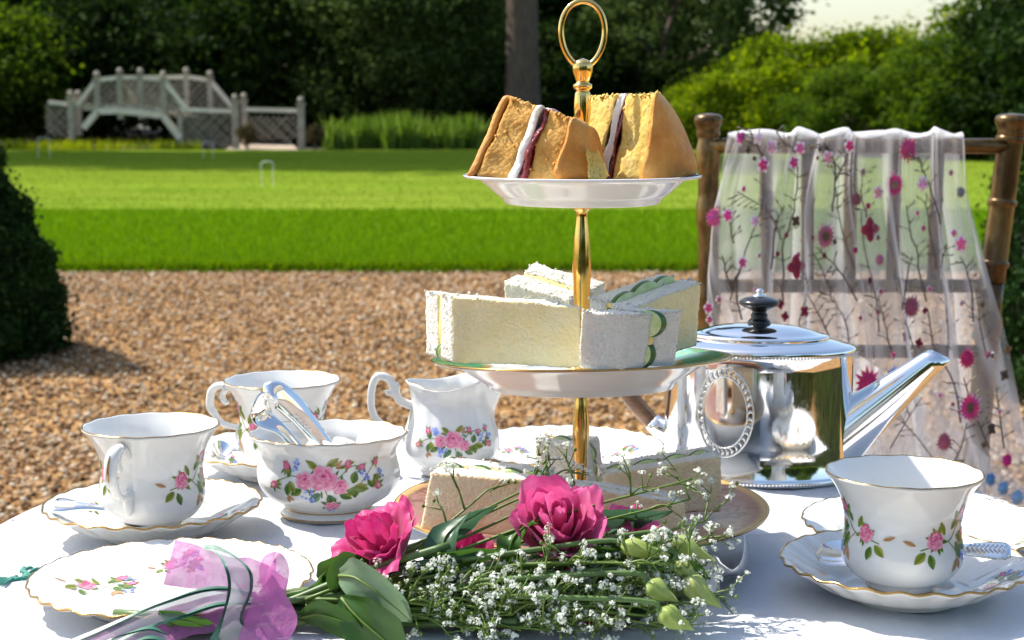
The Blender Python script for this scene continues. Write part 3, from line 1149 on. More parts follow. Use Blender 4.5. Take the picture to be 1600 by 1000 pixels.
# ================================================================ PAINTED FLOWERS ON THE CHINA
class Print:
    """flat painted pieces in 2D millimetres, wrapped on a surface by fn(x, y, lift) -> point"""
    def __init__(s, seed=0):
        s.V, s.F, s.C, s.lay = [], [], [], 0
        s.r = random.Random(seed)

    def blob(s, x, y, rx, ry, rot, c0, c1, n=10, wob=.12, rings=2):
        s.lay += 1
        o = len(s.V)
        s.V.append((x, y, s.lay))
        s.C.append(c0)
        cr, sr = math.cos(rot), math.sin(rot)
        ws = [1 + s.r.uniform(-wob, wob) for _ in range(n)]
        for q in range(1, rings + 1):
            f = q / rings
            for k in range(n):
                a = 2 * PI * k / n
                px, py = rx * f * math.cos(a) * ws[k], ry * f * math.sin(a) * ws[k]
                s.V.append((x + px * cr - py * sr, y + px * sr + py * cr, s.lay))
                s.C.append(tuple(c0[i] * (1 - f) + c1[i] * f for i in range(3)))
        for k in range(n):
            s.F.append((o, o + 1 + k, o + 1 + (k + 1) % n))
        for q in range(1, rings):
            for k in range(n):
                a, b = o + 1 + (q - 1) * n + k, o + 1 + (q - 1) * n + (k + 1) % n
                s.F.append((a, a + n, b + n, b))

    def leaf(s, x, y, L, W, rot, kind=0):
        """leaf from its stem point"""
        s.lay += 1
        cols = [((.10, .20, .035), (.24, .32, .06)), ((.20, .27, .03), (.42, .40, .08)), ((.06, .17, .07), (.16, .30, .14)), ((.55, .30, .12), (.72, .45, .28))][kind]
        o = len(s.V)
        cr, sr = math.cos(rot), math.sin(rot)
        pts = []
        for k in range(6):
            t_ = k / 5
            w = W * math.sin(PI * min(1, t_ * .92 + .06)) * (1 - .25 * t_)
            pts.append((L * t_, w * (k < 5)))
        for (a, w) in pts:
            for q, cc in ((-1, cols[0]), (0, tuple(.6 * c for c in cols[0])), (1, cols[1])):
                px, py = a, q * w
                s.V.append((x + px * cr - py * sr, y + px * sr + py * cr, s.lay))
                s.C.append(cc)
        for k in range(5):
            for q in (0, 1):
                a = o + k * 3 + q
                s.F.append((a, a + 1, a + 4, a + 3))

    def line(s, pts, w, c):
        s.lay += 1
        P = crom([(a, b, 0) for a, b in pts], 4)
        o = len(s.V)
        for i, p in enumerate(P):
            t_ = P[min(i + 1, len(P) - 1)] - P[max(i - 1, 0)]
            t_.normalize()
            for q in (-1, 1):
                s.V.append((p.x - t_.y * w * q, p.y + t_.x * w * q, s.lay))
                s.C.append(c)
        for i in range(len(P) - 1):
            s.F.append((o + i * 2, o + i * 2 + 1, o + i * 2 + 3, o + i * 2 + 2))

    def rose(s, x, y, R, rot=0.0):
        deep, mid, lite = (.48, .035, .13), (.70, .13, .27), (.86, .45, .53)
        for k in range(6):
            a = rot + k * PI / 3
            s.blob(x + R * .52 * math.cos(a), y + R * .46 * math.sin(a), R * .52, R * .44, a, mid, lite if k % 2 else (.80, .30, .42), 9)
        s.blob(x, y + R * .1, R * .62, R * .52, rot, deep, mid, 10)
        for k in range(5):
            a = rot + k * 1.25 + .4
            s.blob(x + R * .26 * math.cos(a), y + R * .1 + R * .22 * math.sin(a), R * .27, R * .16, a + PI / 2, mid, (.84, .36, .47), 8)
        s.blob(x, y + R * .15, R * .2, R * .15, rot, deep, (.6, .07, .18), 8)
        s.blob(x - R * .2, y - R * .52, R * .55, R * .25, .2, lite, mid, 8)

    def bud(s, x, y, R, rot):
        for k in range(7):
            a = rot + PI + s.r.uniform(-1.2, 1.2)
            s.leaf(x, y, R * s.r.uniform(1.2, 1.9), R * .3, a if k < 4 else rot + s.r.uniform(-1.0, 1.0), s.r.choice([0, 1]))
        s.blob(x + R * .2 * math.cos(rot), y + R * .2 * math.sin(rot), R * 1.0, R * .75, rot, (.74, .17, .30), (.62, .08, .2), 9)
        s.blob(x + R * .4 * math.cos(rot), y + R * .4 * math.sin(rot), R * .45, R * .35, rot, (.88, .5, .58), (.78, .25, .37), 8)

    def blue(s, x, y, n=6, sp=4.0):
        for k in range(n):
            a, b = x + s.r.uniform(-sp, sp), y + s.r.uniform(-sp, sp)
            c = s.r.choice([(.08, .14, .5), (.14, .22, .62), (.26, .36, .70)])
            for q in range(4):
                an = q * PI / 2 + s.r.random()
                s.blob(a + .75 * math.cos(an), b + .75 * math.sin(an), .75, .6, an, c, tuple(min(1, v * 1.3) for v in c), 6, .1, 1)
            s.blob(a, b, .35, .35, 0, (.8, .7, .3), (.6, .6, .5), 5, 0, 1)

    def build(s, fn, parent, name='floral_print'):
        return obj(name, [fn(x, y, .00028 + l * .0000015) for x, y, l in s.V], s.F, M['print'], parent, cols=s.C)


def spray_wide(p, k=1.0):
    """the wide garland: big rose in the middle, smaller ones at both ends"""
    st = (.18, .24, .06)
    p.line([(-30 * k, -2 * k), (-18 * k, 3 * k), (-6 * k, 0), (8 * k, -4 * k), (22 * k, -3 * k), (34 * k, 2 * k)], .35, st)
    p.line([(8 * k, 2 * k), (16 * k, 8 * k), (24 * k, 8 * k)], .3, st)
    p.line([(20 * k, -2 * k), (26 * k, 4 * k), (31 * k, 9 * k)], .3, st)
    p.line([(-20 * k, 2 * k), (-24 * k, 8 * k)], .3, st)
    for (x, y, L, W, a, q) in ((-19, -1, 8, 2.6, -1.9, 0), (-19, 0, 7, 2.4, -1.1, 1), (-20, 2, 7, 2, 1.6, 0), (-2, -6, 9, 3, -2.3, 2), (3, -7, 9, 3.2, -1.2, 2), (-3, 7, 9, 2.3, 2.5, 1), (2, 8, 9, 2.4, .7, 1),
                               (17, -3, 9, 3, -.2, 1), (17, -3, 7, 3, -1.4, 0), (17, -3, 7, 2.6, -2.1, 1), (16, -1, 7, 2.8, 1.2, 0), (9, -7, 8, 2.4, -.4, 0), (-12, -4, 8, 2.5, -2.6, 0),
                               (-21, -9, 5, 1.6, -1.8, 3), (-21, -8, 5, 1.5, -.9, 3), (6, 9, 6, 1.5, .5, 3), (7, 8, 5, 1.4, .1, 3), (25, 0, 6, 1.6, -.9, 0), (29, 2, 6, 1.8, -.3, 0), (29, 1, 6, 1.6, -1.4, 1)):
        p.leaf(x * k, y * k, L * k, W * k, a, q)
    for _ in range(14):
        p.leaf(p.r.uniform(-10, 14) * k, p.r.uniform(-6, 7) * k, 5 * k, .8 * k, p.r.uniform(-PI, PI), p.r.choice([0, 2]))
    p.blue(-15 * k, 9 * k, 7, 3.2 * k)
    p.blue(-9 * k, -8 * k, 9, 3.6 * k)
    p.blue(23 * k, 3 * k, 6, 2.6 * k)
    p.blue(34 * k, 3 * k, 5, 2.2 * k)
    p.rose(-10 * k, 1 * k, 5.2 * k, .5)
    p.rose(9 * k, -2.5 * k, 4.6 * k, 1.1)
    p.rose(0, 2.2 * k, 7.6 * k, 0)
    p.bud(-22 * k, 8 * k, 3.0 * k, 2.0)
    p.bud(-29 * k, -2.5 * k, 2.8 * k, 3.6)
    p.bud(14 * k, 9 * k, 2.6 * k, 1.2)
    p.bud(22 * k, 7.5 * k, 2.4 * k, .3)
    p.bud(31 * k, -3 * k, 3.0 * k, -.6)
    p.bud(31.5 * k, 9 * k, 2.4 * k, .9)
    # small rose hanging below
    p.line([(1 * k, -4 * k), (3 * k, -10 * k), (3 * k, -15 * k)], .3, st)
    for a in (2.6, .4, -.6, -2.6, 1.9, 1.1):
        p.leaf(4 * k, -15 * k, 7 * k, 1.2 * k, a, 0)
    p.rose(5 * k, -15.5 * k, 4.6 * k, .3)
    p.blue(4 * k, -21 * k, 5, 2.4 * k)


def spray_side(p, k=1.0, flip=1):
    """the lopsided sprig on cups and saucers"""
    st = (.2, .24, .06)
    f = flip
    p.line([(-10 * f * k, -3 * k), (-2 * f * k, -1 * k), (6 * f * k, 1 * k), (12 * f * k, 10 * k)], .35, st)
    p.line([(4 * f * k, 0), (9 * f * k, -6 * k), (8 * f * k, -13 * k)], .3, st)
    for (x, y, L, W, a, q) in ((-8, -4, 7, 2.2, -2.3, 1), (-6, -5, 7, 2, -1.3, 0), (9, -1, 9, 2.6, -1.2, 0), (10, 2, 9, 2.4, -.6, 2), (9, -8, 7, 1.7, -1.8, 3), (9, -8, 7, 1.6, -1.0, 3), (2, 3, 7, 1.6, 2.0, 1),
                               (6, 5, 7, 1.6, 1.0, 0), (11, 8, 7, 1.6, 2.2, 0), (12, 8, 6, 1.6, .2, 1), (-12, -1, 6, 1.2, 2.8, 3), (12, -3, 7, 2, -.3, 0)):
        p.leaf(x * f * k, y * k, L * k, W * k, a if f > 0 else PI - a, q)
    p.bud(-2 * f * k, 1 * k, 4.0 * k, (1.9 if f > 0 else 1.2))
    p.rose(-3 * f * k, .5 * k, 4.2 * k, .4)
    p.bud(12 * f * k, 11 * k, 3.4 * k, (1.1 if f > 0 else 2.0))
    p.bud(16 * f * k, 2 * k, 2.8 * k, (.4 if f > 0 else 2.7))
    p.blue(16 * f * k, 9 * k, 6, 2.6 * k)
    p.blue(15 * f * k, -9 * k, 6, 2.6 * k)


# ================================================================ CUPS, SAUCERS, PLATES
CUP_P = prof([(.0185, 0), (.0195, .0025), (.0215, .005), (.0285, .0085), (.0345, .0155), (.0362, .0225), (.0356, .031), (.0345, .039), (.0350, .047), (.0376, .056), (.0415, .0635), (.0468, .0705)], 4)


def flute(n, amp, zs, zlen, wave=0.0):
    def mod(th, r, z):
        k = min(1, max(0, (z - zs) / zlen))
        rr = r * (1 + amp * k * math.cos(n * th))
        return (rr * math.cos(th), rr * math.sin(th), z + wave * k * k * math.cos(n * th))
    return mod


def shell(P, thick, floor):
    """closed profile: outside up, over the lip, inside down to the middle"""
    out = list(P)
    inner = [(max(r - thick, .0), z) for r, z in P if z > floor]
    lip = [(P[-1][0] - thick * .25, P[-1][1] + thick * .35), (P[-1][0] - thick * .75, P[-1][1] + thick * .3)]
    r0 = inner[0][0]
    return [(0, P[0][1] + .0015), (P[0][0] - .002, P[0][1] + .0015), (P[0][0] - .0015, P[0][1])] + out + lip + inner[::-1] + [(r0 * .8, floor + .0004), (r0 * .4, floor), (0, floor)]


def ringline(mod, r, z, w, n=120):
    return tube([mod(2 * PI * k / n, r, z) for k in range(n)], w, 5, closed=True, up=(0, 0, 1))


def wrap(P, mod, th0, s_mid):
    """2D millimetres -> outside of a turned shape, centred on angle th0 at height s_mid"""
    arc = [0.0]
    for a, b in zip(P[:-1], P[1:]):
        arc.append(arc[-1] + math.hypot(b[0] - a[0], b[1] - a[1]))
    zz = [p[1] for p in P]
    rr = [p[0] for p in P]
    s0 = float(np.interp(s_mid, zz, arc))

    def fn(x, y, lift):
        s = s0 + y / 1000
        z = float(np.interp(s, arc, zz))
        r = float(np.interp(s, arc, rr))
        th = th0 + x / 1000 / float(np.interp(s_mid, zz, rr))
        p = mod(th, r, z)
        d = .0006
        z2, r2 = float(np.interp(s + d, arc, zz)), float(np.interp(s + d, arc, rr))
        nx, nz = (z2 - z), -(r2 - r)
        L = math.hypot(nx, nz) or 1
        return (p[0] + math.cos(th) * nx / L * lift, p[1] + math.sin(th) * nx / L * lift, p[2] + nz / L * lift)
    return fn


def handle(parent, r_top, z_top, r_low, z_low, out, th, h=1.0, name='handle'):
    """scrolled china handle with a thumb rest and a little inner curl"""
    pts = [(r_top - .002, z_top - .004), (r_top + .004, z_top + .002), (r_top + .010 * h, z_top + .0045), (out - .002, z_top + .001), (out + .001, z_top - .012), (out - .003, (z_top + z_low) / 2 - .004),
           (out - .010, z_low + .004), (r_low + .004, z_low + .001), (r_low - .001, z_low + .0005)]
    P = crom([(a * math.cos(th), a * math.sin(th), b) for a, b in pts], 5)
    n = len(P)
    side = Vector((-math.sin(th), math.cos(th), 0))
    R = [.0034 + .0012 * math.sin(PI * k / n) - (.0008 if k > n * .6 else 0) for k in range(n)]
    mb = MB().add(tube(P, R, 10, .72, up=side.cross(Vector((0, 0, 1)))))
    q = [(r_top + .009, z_top + .002), (r_top + .0125, z_top - .004), (r_top + .010, z_top - .010), (r_top + .007, z_top - .009)]
    mb.add(tube(crom([(a * math.cos(th), a * math.sin(th), b) for a, b in q], 4), [.0026] * 8 + [.002, .0018, .0016, .0015, .001], 8))
    q = [(r_low + .001, z_low + .004), (r_low + .003, z_low - .005), (r_low + .002, z_low - .012)]
    mb.add(tube(crom([(a * math.cos(th), a * math.sin(th), b) for a, b in q], 4), [.003, .0032, .0033, .0033, .0034, .0033, .003, .0026, .0018], 8))
    hd = mb.build(name, M['china'], parent)
    gl = [(out - .0025, z_top + .0045), (out + .0035, z_top - .003), (out + .0045, z_top - .012), (out + .001, (z_top + z_low) / 2)]
    g = tube(crom([(a * math.cos(th), a * math.sin(th), b) for a, b in gl], 5), [.0004] + [.0013] * 14 + [.0004], 6, .5, up=side)
    obj('gilt_line', g[0], g[1], M['gilt'], hd)
    return hd


def teacup(label, loc, th_handle, sprigs, seed):
    t = thing('teacup', label, 'teacup', loc, 0, 'floral teacups')
    mod = flute(14, .006, .03, .04, .0002)
    V, F = lathe(shell(CUP_P, .0022, .0065), 112, mod)
    obj('bowl', V, F, M['china'], t)
    V, F = ringline(mod, CUP_P[-1][0] - .0008, CUP_P[-1][1] + .0005, .0006)
    obj('gilt_rim', V, F, M['gilt'], t)
    V, F = ringline(mod, .0203, .0012, .0004)
    obj('gilt_foot', V, F, M['gilt'], t)
    handle(t, .0395, .060, .0350, .029, .062, th_handle)
    for i, (th, z, k, flip) in enumerate(sprigs):
        p = Print(seed + i)
        spray_side(p, k, flip)
        p.build(wrap(CUP_P, mod, th, z), t)
    return t


def dish_z(P):
    """height of the upper surface at a radius"""
    rr = [p[0] for p in P]
    zz = [p[1] for p in P]
    return lambda r: float(np.interp(r, rr, zz))


def dish(name, label, cat, loc, R, depth, foot, n_sc, sprigs, seed, group, well=.5, rim_mat='gilt', amp=.014):
    """saucer or plate with a scalloped edge, gilt rim and painted sprigs (x, y, scale, flip, turn in mm)"""
    t = thing(name, label, cat, loc, 0, group)
    top = prof([(0, .0045), (R * .3, .0045), (R * well, .005), (R * (well + .1), .0085), (R * .8, depth * .66), (R * .93, depth * .9), (R, depth)], 5)
    bot = prof([(R - .0003, depth - .0016), (R * .85, depth * .66), (R * .68, depth * .32), (foot + .003, .0035), (foot + .001, .0), (foot - .0015, .0), (foot - .003, .0025), (0, .0025)], 4)

    def mod(th, r, z):
        q = max(0, (r / R - .5) / .5)
        w = 1 - abs(math.sin(th * n_sc / 2)) ** .9
        rr = r * (1 + (amp * (.5 - w)) * q * q)
        zz = z + .0007 * q * q * math.cos(n_sc * th)
        return (rr * math.cos(th), rr * math.sin(th), zz)
    V, F = lathe(top + bot, 160, mod)
    obj('dish', V, F, M['china'], t)
    V, F = ringline(mod, R - .0002, depth - .0006, .0008, 200)
    obj('gilt_rim', V, F, M[rim_mat], t)
    dz = dish_z(top)
    for i, (ang, rad, k, flip, turn) in enumerate(sprigs):
        p = Print(seed + i)
        spray_side(p, k, flip)
        cx, cy = rad * math.cos(ang), rad * math.sin(ang)
        ca, sa = math.cos(turn), math.sin(turn)

        def fn(x, y, lift, cx=cx, cy=cy, ca=ca, sa=sa):
            X, Y = cx + (x * ca - y * sa) / 1000, cy + (x * sa + y * ca) / 1000
            r = math.hypot(X, Y)
            th = math.atan2(Y, X)
            q = mod(th, min(r, R * .985), dz(min(r, R * .985)))
            return (q[0], q[1], q[2] + lift + .0001)
        p.build(fn, t)
    return t


def spoon(label, a, b, bowl_at_b=True, wid=.0115):
    """silver teaspoon from handle end a to bowl end b (world points)"""
    a, b = Vector(a), Vector(b)
    t = thing('teaspoon', label, 'teaspoon', a, 0, 'silver teaspoons')
    d = (b - a)
    L = d.length
    x = d.normalized()
    s = x.cross(Vector((0, 0, 1))).normalized()
    u = s.cross(x)
    if s.y > 0:
        s, u = -s, u
    s, u = (s * math.cos(.5) - u * math.sin(.5)), (u * math.cos(.5) + s * math.sin(.5))
    if u.z < 0:
        u = -u
    hw = [(.0, .005), (.03, .0078), (.12, .0072), (.22, .005), (.35, .0034), (.6, .0026), (.68, .003)]
    V, F = [], []
    NS = 26
    for i in range(NS + 1):
        f = i / NS * .69
        w = float(np.interp(f, [q[0] for q in hw], [q[1] for q in hw]))
        lift = .004 * math.sin(PI * f) + .0012
        c = a + x * (L * f) + u * lift
        for k in range(8):
            th = 2 * PI * k / 8
            V.append(c + s * (w * math.cos(th)) + u * (.0016 * math.sin(th)))
    for i in range(NS):
        for k in range(8):
            F.append((i * 8 + k, i * 8 + (k + 1) % 8, (i + 1) * 8 + (k + 1) % 8, (i + 1) * 8 + k))
    F.append(tuple(range(8))[::-1])
    F.append(tuple(NS * 8 + k for k in range(8)))
    hd = obj('handle', V, F, M['silver'], t, True)
    # chased ornament near the end
    mb = MB()
    for k in range(9):
        f = .02 + .022 * k
        c = a + x * (L * f) + u * (.004 * math.sin(PI * f) + .0024)
        mb.add(tube(crom([c - s * .0035, c + x * .002 + u * .0006, c + s * .0035], 3), .0007, 5))
    mb.build('chased_ornament', M['silver_chased'], hd, True)

    def bowl(q, v):
        f = .66 + .34 * q
        w = wid * math.sqrt(max(0, 1 - ((q - .52) / .52) ** 2)) if q < .999 else 0
        w = max(w, .0012 * (1 - q))
        yy = (v - .5) * 2
        dep = .0055 * (1 - yy * yy) * (1 - ((q - .52) / .52) ** 2)
        return a + x * (L * f) + s * (w * yy) + u * (.0045 - max(0, dep))
    V, F = grid(bowl, 18, 12)
    V2 = [v - u * .0008 for v in V]
    n0 = len(V)
    obj('bowl', list(V) + V2, F + [tuple(i + n0 for i in f[::-1]) for f in F], M['silver'], t, True)
    return t


SA_R, SA_D, SA_F = .0738, .0235, .032
# left cup
LS = Vector((-.2475, 1.122, T + .0012))
dish('saucer', 'white scalloped floral saucer under the left cup', 'saucer', LS, SA_R, SA_D, SA_F, 24, [(2.6, .052, .75, 1, 0.6), (-2.0, .052, .6, 1, .2), (.1, .054, .75, -1, 0), (1.2, .052, .7, 1, 2)], 11, 'floral saucers')
teacup('floral teacup at left with its handle towards the viewer', LS + Vector((0, 0, .0058)), -PI / 2 - .22, [(-.66, .036, 1.3, 1), (-2.62, .04, 1.15, -1), (1.6, .036, 1, 1)], 30)
spoon('silver teaspoon on the left saucer, its chased handle sticking out left', on(82, 792, LS.z + .0235), on(240, 815, LS.z + .012))
# cup at the back
BS = Vector((-.187, 1.312, T + .0012))
dish('saucer', 'white floral saucer at the back, half hidden behind the sugar bowl', 'saucer', BS, SA_R, SA_D, SA_F, 24, [(2.9, .052, .75, 1, .6), (1.1, .052, .75, 1, .6)], 51, 'floral saucers')
teacup('floral teacup at the back behind the sugar bowl, handle pointing left', BS + Vector((.0035, 0, .0058)), PI - .25, [(-2.25, .036, 1.35, -1), (-.55, .042, 1.1, 1), (1.2, .036, 1, 1)], 70)
spoon('silver teaspoon on the back saucer, bowl end towards the left', on(420, 716, BS.z + .012), on(330, 708, BS.z + .0195))
# right cup
RS = Vector((.2365, .975, T + .0012))
dish('saucer', 'white floral saucer under the right cup in the foreground', 'saucer', RS, SA_R, SA_D, SA_F, 24, [(-2.75, .053, .75, 1, 1.9), (-.35, .052, .9, 1, .2), (1.3, .053, .8, 1, .5)], 91, 'floral saucers')
teacup('floral teacup at right with its handle pointing away', RS + Vector((-.002, 0, .0058)), PI / 2 + .28, [(-1.12, .036, 1.35, 1), (-2.55, .038, 1.25, -1), (.6, .036, 1, 1)], 110)
spoon('silver teaspoon on the right saucer, lying behind the cup', on(1580, 864, RS.z + .030), on(1275, 872, RS.z + .017))
# plates
dish('side_plate', 'white floral side plate at front left, ribbon lying over its edge', 'plate', (-.2035, .968, T + .0012), .0835, .016, .05, 30,
     [(2.95, .050, 1.35, 1, .25), (.25, .045, 1.0, 1, .2), (1.75, .054, .95, 1, .3), (-1.2, .05, .7, 1, 2)], 130, 'floral side plates', .62)
dish('side_plate', 'white floral side plate at right behind the right cup', 'plate', (.281, 1.098, T + .0012), .0835, .016, .05, 30,
     [(-2.7, .052, 1.3, 1, .3), (-.6, .05, 1.2, -1, .3), (1.5, .05, .9, 1, .5)], 150, 'floral side plates', .62)
dish('side_plate', 'white floral side plate at the back behind the cake stand', 'plate', (.042, 1.352, T + .0012), .0835, .016, .05, 30,
     [(-2.3, .052, .85, 1, .1), (2.6, .05, .8, 1, .3), (.3, .05, .8, 1, .3)], 170, 'floral side plates', .62)

# ---------------------------------------------------------------- sugar bowl
SB = Vector((-.1325, 1.178, T + .0012))
t = thing('sugar_bowl', 'white oval sugar bowl with a garland of pink roses', 'sugar bowl', SB)
SUG_P = prof([(.033, 0), (.0345, .0015), (.0335, .004), (.0305, .0065), (.0345, .0095), (.0445, .016), (.0505, .0245), (.0515, .0325), (.0495, .041), (.0485, .047), (.0510, .053), (.0572, .060)], 4)


def smod(th, r, z):
    k = min(1, max(0, (z - .01) / .05))
    rr = r * (1 + .012 * k * math.cos(16 * th))
    return (rr * math.cos(th), rr * math.sin(th) * .86, z + .0004 * k * math.cos(16 * th))


V, F = lathe(shell(SUG_P, .0024, .0095), 128, smod)
obj('bowl', V, F, M['china'], t)
for (r, z, w, nm) in ((SUG_P[-1][0] - .001, SUG_P[-1][1] + .0006, .0006, 'gilt_rim'), (.0347, .0018, .0006, 'gilt_foot'), (.0306, .0062, .0005, 'gilt_foot')):
    V, F = ringline(smod, r, z, w, 140)
    obj(nm, V, F, M['gilt'], t)
p = Print(5)
spray_wide(p, 1.30)
p.build(wrap(SUG_P, smod, -PI / 2 + .02, .0335), t)
p = Print(6)
spray_wide(p, 1.1)
p.build(wrap(SUG_P, smod, PI / 2, .0335), t)
# sugar cubes
for i, (x, y, z, rx, rz) in enumerate([(.028, -.004, .050, .5, .4), (.010, .006, .048, .2, 1.0), (.016, -.018, .042, .1, .2), (-.012, .012, .042, .3, .7), (-.02, -.008, .036, .1, 1.2), (.0, -.004, .034, 0, .5), (.02, .012, .035, .2, 0)]):
    C_ = [[[Vector((a * .013, c * .013, b * .013)) for c in (-.5, .5)] for b in (-.5, .5)] for a in (-.5, .5)]
    V, F = hexa(C_, (.013, .013, .013), (6, 6, 6), rnd=.0015, amp=.0004, seed=i)
    o = obj('sugar_cube', V, F, M['sugar'])
    o.location = SB + Vector((x, y, z))
    o.rotation_euler = (rx, .2 * i, rz)
    tag(o, ['white sugar cube showing above the sugar bowl rim at right', 'sugar cube left of the topmost one in the bowl', 'sugar cube at the front of the pile', 'sugar cube at the back left of the pile', 'sugar cube furthest left, beside the tongs', 'sugar cube at the bottom middle of the pile', 'sugar cube at the back right under the topmost one'][i], 'sugar cube', 'sugar cubes in the bowl')
# tongs
t = thing('sugar_tongs', 'silver sugar tongs standing in the sugar bowl', 'tongs', SB + Vector((0, 0, .03)))
apex = at(440, 619, 1.180)


def arm(pts, wid, thk):
    P = crom(pts, 6)
    mb = MB()
    n = len(P)
    V, F = [], []
    side = Vector((.55, .62, .45)).normalized()
    for i, q in enumerate(P):
        tn = (P[min(i + 1, n - 1)] - P[max(i - 1, 0)]).normalized()
        sd = (side - tn * side.dot(tn)).normalized()
        nn = sd.cross(tn)
        w = wid[min(len(wid) - 1, int(i / n * len(wid)))] if False else float(np.interp(i / (n - 1), [k / (len(wid) - 1) for k in range(len(wid))], wid))
        for k in range(10):
            th = 2 * PI * k / 10
            V.append(q + sd * (w * math.cos(th)) + nn * (thk * math.sin(th)))
    for i in range(n - 1):
        for k in range(10):
            F.append((i * 10 + k, i * 10 + (k + 1) % 10, (i + 1) * 10 + (k + 1) % 10, (i + 1) * 10 + k))
    F += [tuple(range(10))[::-1], tuple((n - 1) * 10 + k for k in range(10))]
    return V, F


pl = [at(475, 712, 1.168), at(440, 672, 1.168), at(410, 652, 1.168), at(413, 628, 1.170), at(432, 617, 1.176), at(462, 640, 1.182), at(497, 682, 1.186), at(535, 725, 1.190)]
V, F = arm(pl, [.0045, .0050, .0090, .0105, .0105, .0100, .0075, .0045], .0012)
bw = obj('bow', V, F, M['silver'], t, True)
# hallmarks punched in the upper arm
mb = MB()
for k, (u, v) in enumerate(((462, 650), (468, 656), (473, 661), (478, 666), (483, 671))):
    c = at(u, v, 1.1735)
    ring = [c + Vector((.0012 * math.cos(a), -.0002, .0012 * math.sin(a))) for a in [q * PI / 4 for q in range(8)]]
    mb.add(tube(ring, .0004, 5, closed=True))
mb.build('hallmark', M['silver_chased'], bw, True)

# ---------------------------------------------------------------- milk jug
JG = Vector((-.0490, 1.318, T + .0012))
t = thing('milk_jug', 'white floral milk jug with looped handle beside the cake stand', 'jug', JG)
JUG_P = prof([(.024, 0), (.0255, .002), (.0245, .005), (.029, .009), (.0365, .017), (.0388, .025), (.0372, .035), (.0338, .045), (.0312, .053), (.0300, .060), (.0310, .068), (.0335, .074)], 4)


def jmod(th, r, z):
    k = min(1, max(0, (z - .040) / .034))
    a = math.atan2(math.sin(th - .1), math.cos(th - .1))
    sp = math.exp(-(a / .38) ** 2)
    back = math.exp(-((abs(a) - PI) / .6) ** 2)
    rr = r * (1 + .01 * min(1, z / .03) * math.cos(14 * th)) + sp * k ** 1.6 * .021 + back * k * .003
    lip = max(0, (z - .058) / .016)
    zz = z + lip * (.010 * math.exp(-((a) / .9) ** 2) + .0015 * back) - lip * .003 * math.exp(-((abs(a) - 1.9) / .6) ** 2)
    return (rr * math.cos(th), rr * math.sin(th), zz)


V, F = lathe(shell(JUG_P, .0022, .008), 120, jmod)
obj('body', V, F, M['china'], t)
V, F = ringline(jmod, JUG_P[-1][0] - .001, JUG_P[-1][1] + .0006, .0004, 140)
obj('gilt_rim', V, F, M['gilt'], t)
p = Print(9)
spray_wide(p, .98)
p.build(wrap(JUG_P, jmod, -PI / 2 + .08, .032), t)
pts = [(-.0300, .055), (-.041, .060), (-.0455, .070), (-.050, .0775), (-.058, .079), (-.0625, .072), (-.064, .058), (-.061, .046), (-.053, .0385), (-.043, .034), (-.036, .033)]
P = crom([(a, -.004, b) for a, b in pts], 5)
mb = MB().add(tube(P, [.0036 - .0008 * (k / len(P)) for k in range(len(P))], 10, .8, up=(0, 1, 0)))
mb.add(tube(crom([(-.0455, -.004, .070), (-.0475, -.004, .0655), (-.0505, -.004, .0655), (-.051, -.004, .068)], 4), [.0025] * 6 + [.002] * 7, 8))
mb.add(tube(crom([(-.043, -.004, .066), (-.0425, -.004, .0715), (-.0435, -.004, .074)], 4), [.0022] * 5 + [.0012] * 4, 8))
hd = mb.build('handle', M['china'], t)

# ---------------------------------------------------------------- silver teapot
TPC = Vector((.1965, 1.312, T + .0012))
TROT = math.radians(-13)
t = thing('silver_teapot', 'oval straight-sided silver teapot with long straight spout and black knob', 'teapot', TPC, TROT)
TA, TB, TH = .0755, .052, .106


def tmod(th, r, z):
    return (r * TA * math.cos(th), r * TB * math.sin(th), z)


body = [(0, .003), (.90, .003), (.97, .001), (1.0, .0), (1.012, .0015), (1.012, .004), (1.0, .005), (.985, .0065), (.985, .03), (.985, .06), (.985, .09), (.985, TH - .008), (1.0, TH - .006), (1.012, TH - .004), (1.015, TH - .001), (1.0, TH),
        (.94, TH + .0015), (.80, TH + .004), (.72, TH + .0055)]
V, F = lathe(body, 128, tmod)
obj('body', V, F, M['silver'], t)
lid = [(p_[0], p_[1]) for p_ in prof([(.735, TH + .0050), (.735, TH + .0072), (.70, TH + .0085), (.62, TH + .0096), (.50, TH + .0125), (.34, TH + .0148), (.18, TH + .0158), (.0, TH + .0162)], 4)]
V, F = lathe(lid, 96, tmod)
ld = obj('lid', V, F, M['silver'], t)
kz = TH + .0160
V, F = lathe(prof([(.0, kz - .001), (.0085, kz - .001), (.0088, kz + .002), (.0065, kz + .0045), (.0068, kz + .007), (.0055, kz + .0095), (.008, kz + .0115), (.0145, kz + .0145), (.0160, kz + .0172), (.0135, kz + .0195), (.007, kz + .0215), (0, kz + .022)], 4), 32)
kn = obj('knob', V, F, M['ebony'], ld)
V, F = lathe(prof([(0, kz + .0215), (.0055, kz + .0215), (.005, kz + .0232), (.0025, kz + .0238), (.0032, kz + .0255), (.0022, kz + .0275), (0, kz + .028)], 4), 20)
obj('finial_button', V, F, M['silver'], ld)
# beaded bands
for z in (TH - .0045, .0022):
    mb = MB()
    nb_ = 170
    for k in range(nb_):
        th = 2 * PI * k / nb_
        c = tmod(th, 1.016, z)
        mb.add(([(c[0] + dx * .0011, c[1] + dy * .0011, c[2] + dz * .0012) for dx, dy, dz in ((1, 0, 0), (-1, 0, 0), (0, 1, 0), (0, -1, 0), (0, 0, 1), (0, 0, -1))],
                [(0, 2, 4), (2, 1, 4), (1, 3, 4), (3, 0, 4), (2, 0, 5), (1, 2, 5), (3, 1, 5), (0, 3, 5)]))
    o = mb.build('beaded_band', M['silver_chased'], t)
    o['kind'] = 'stuff'
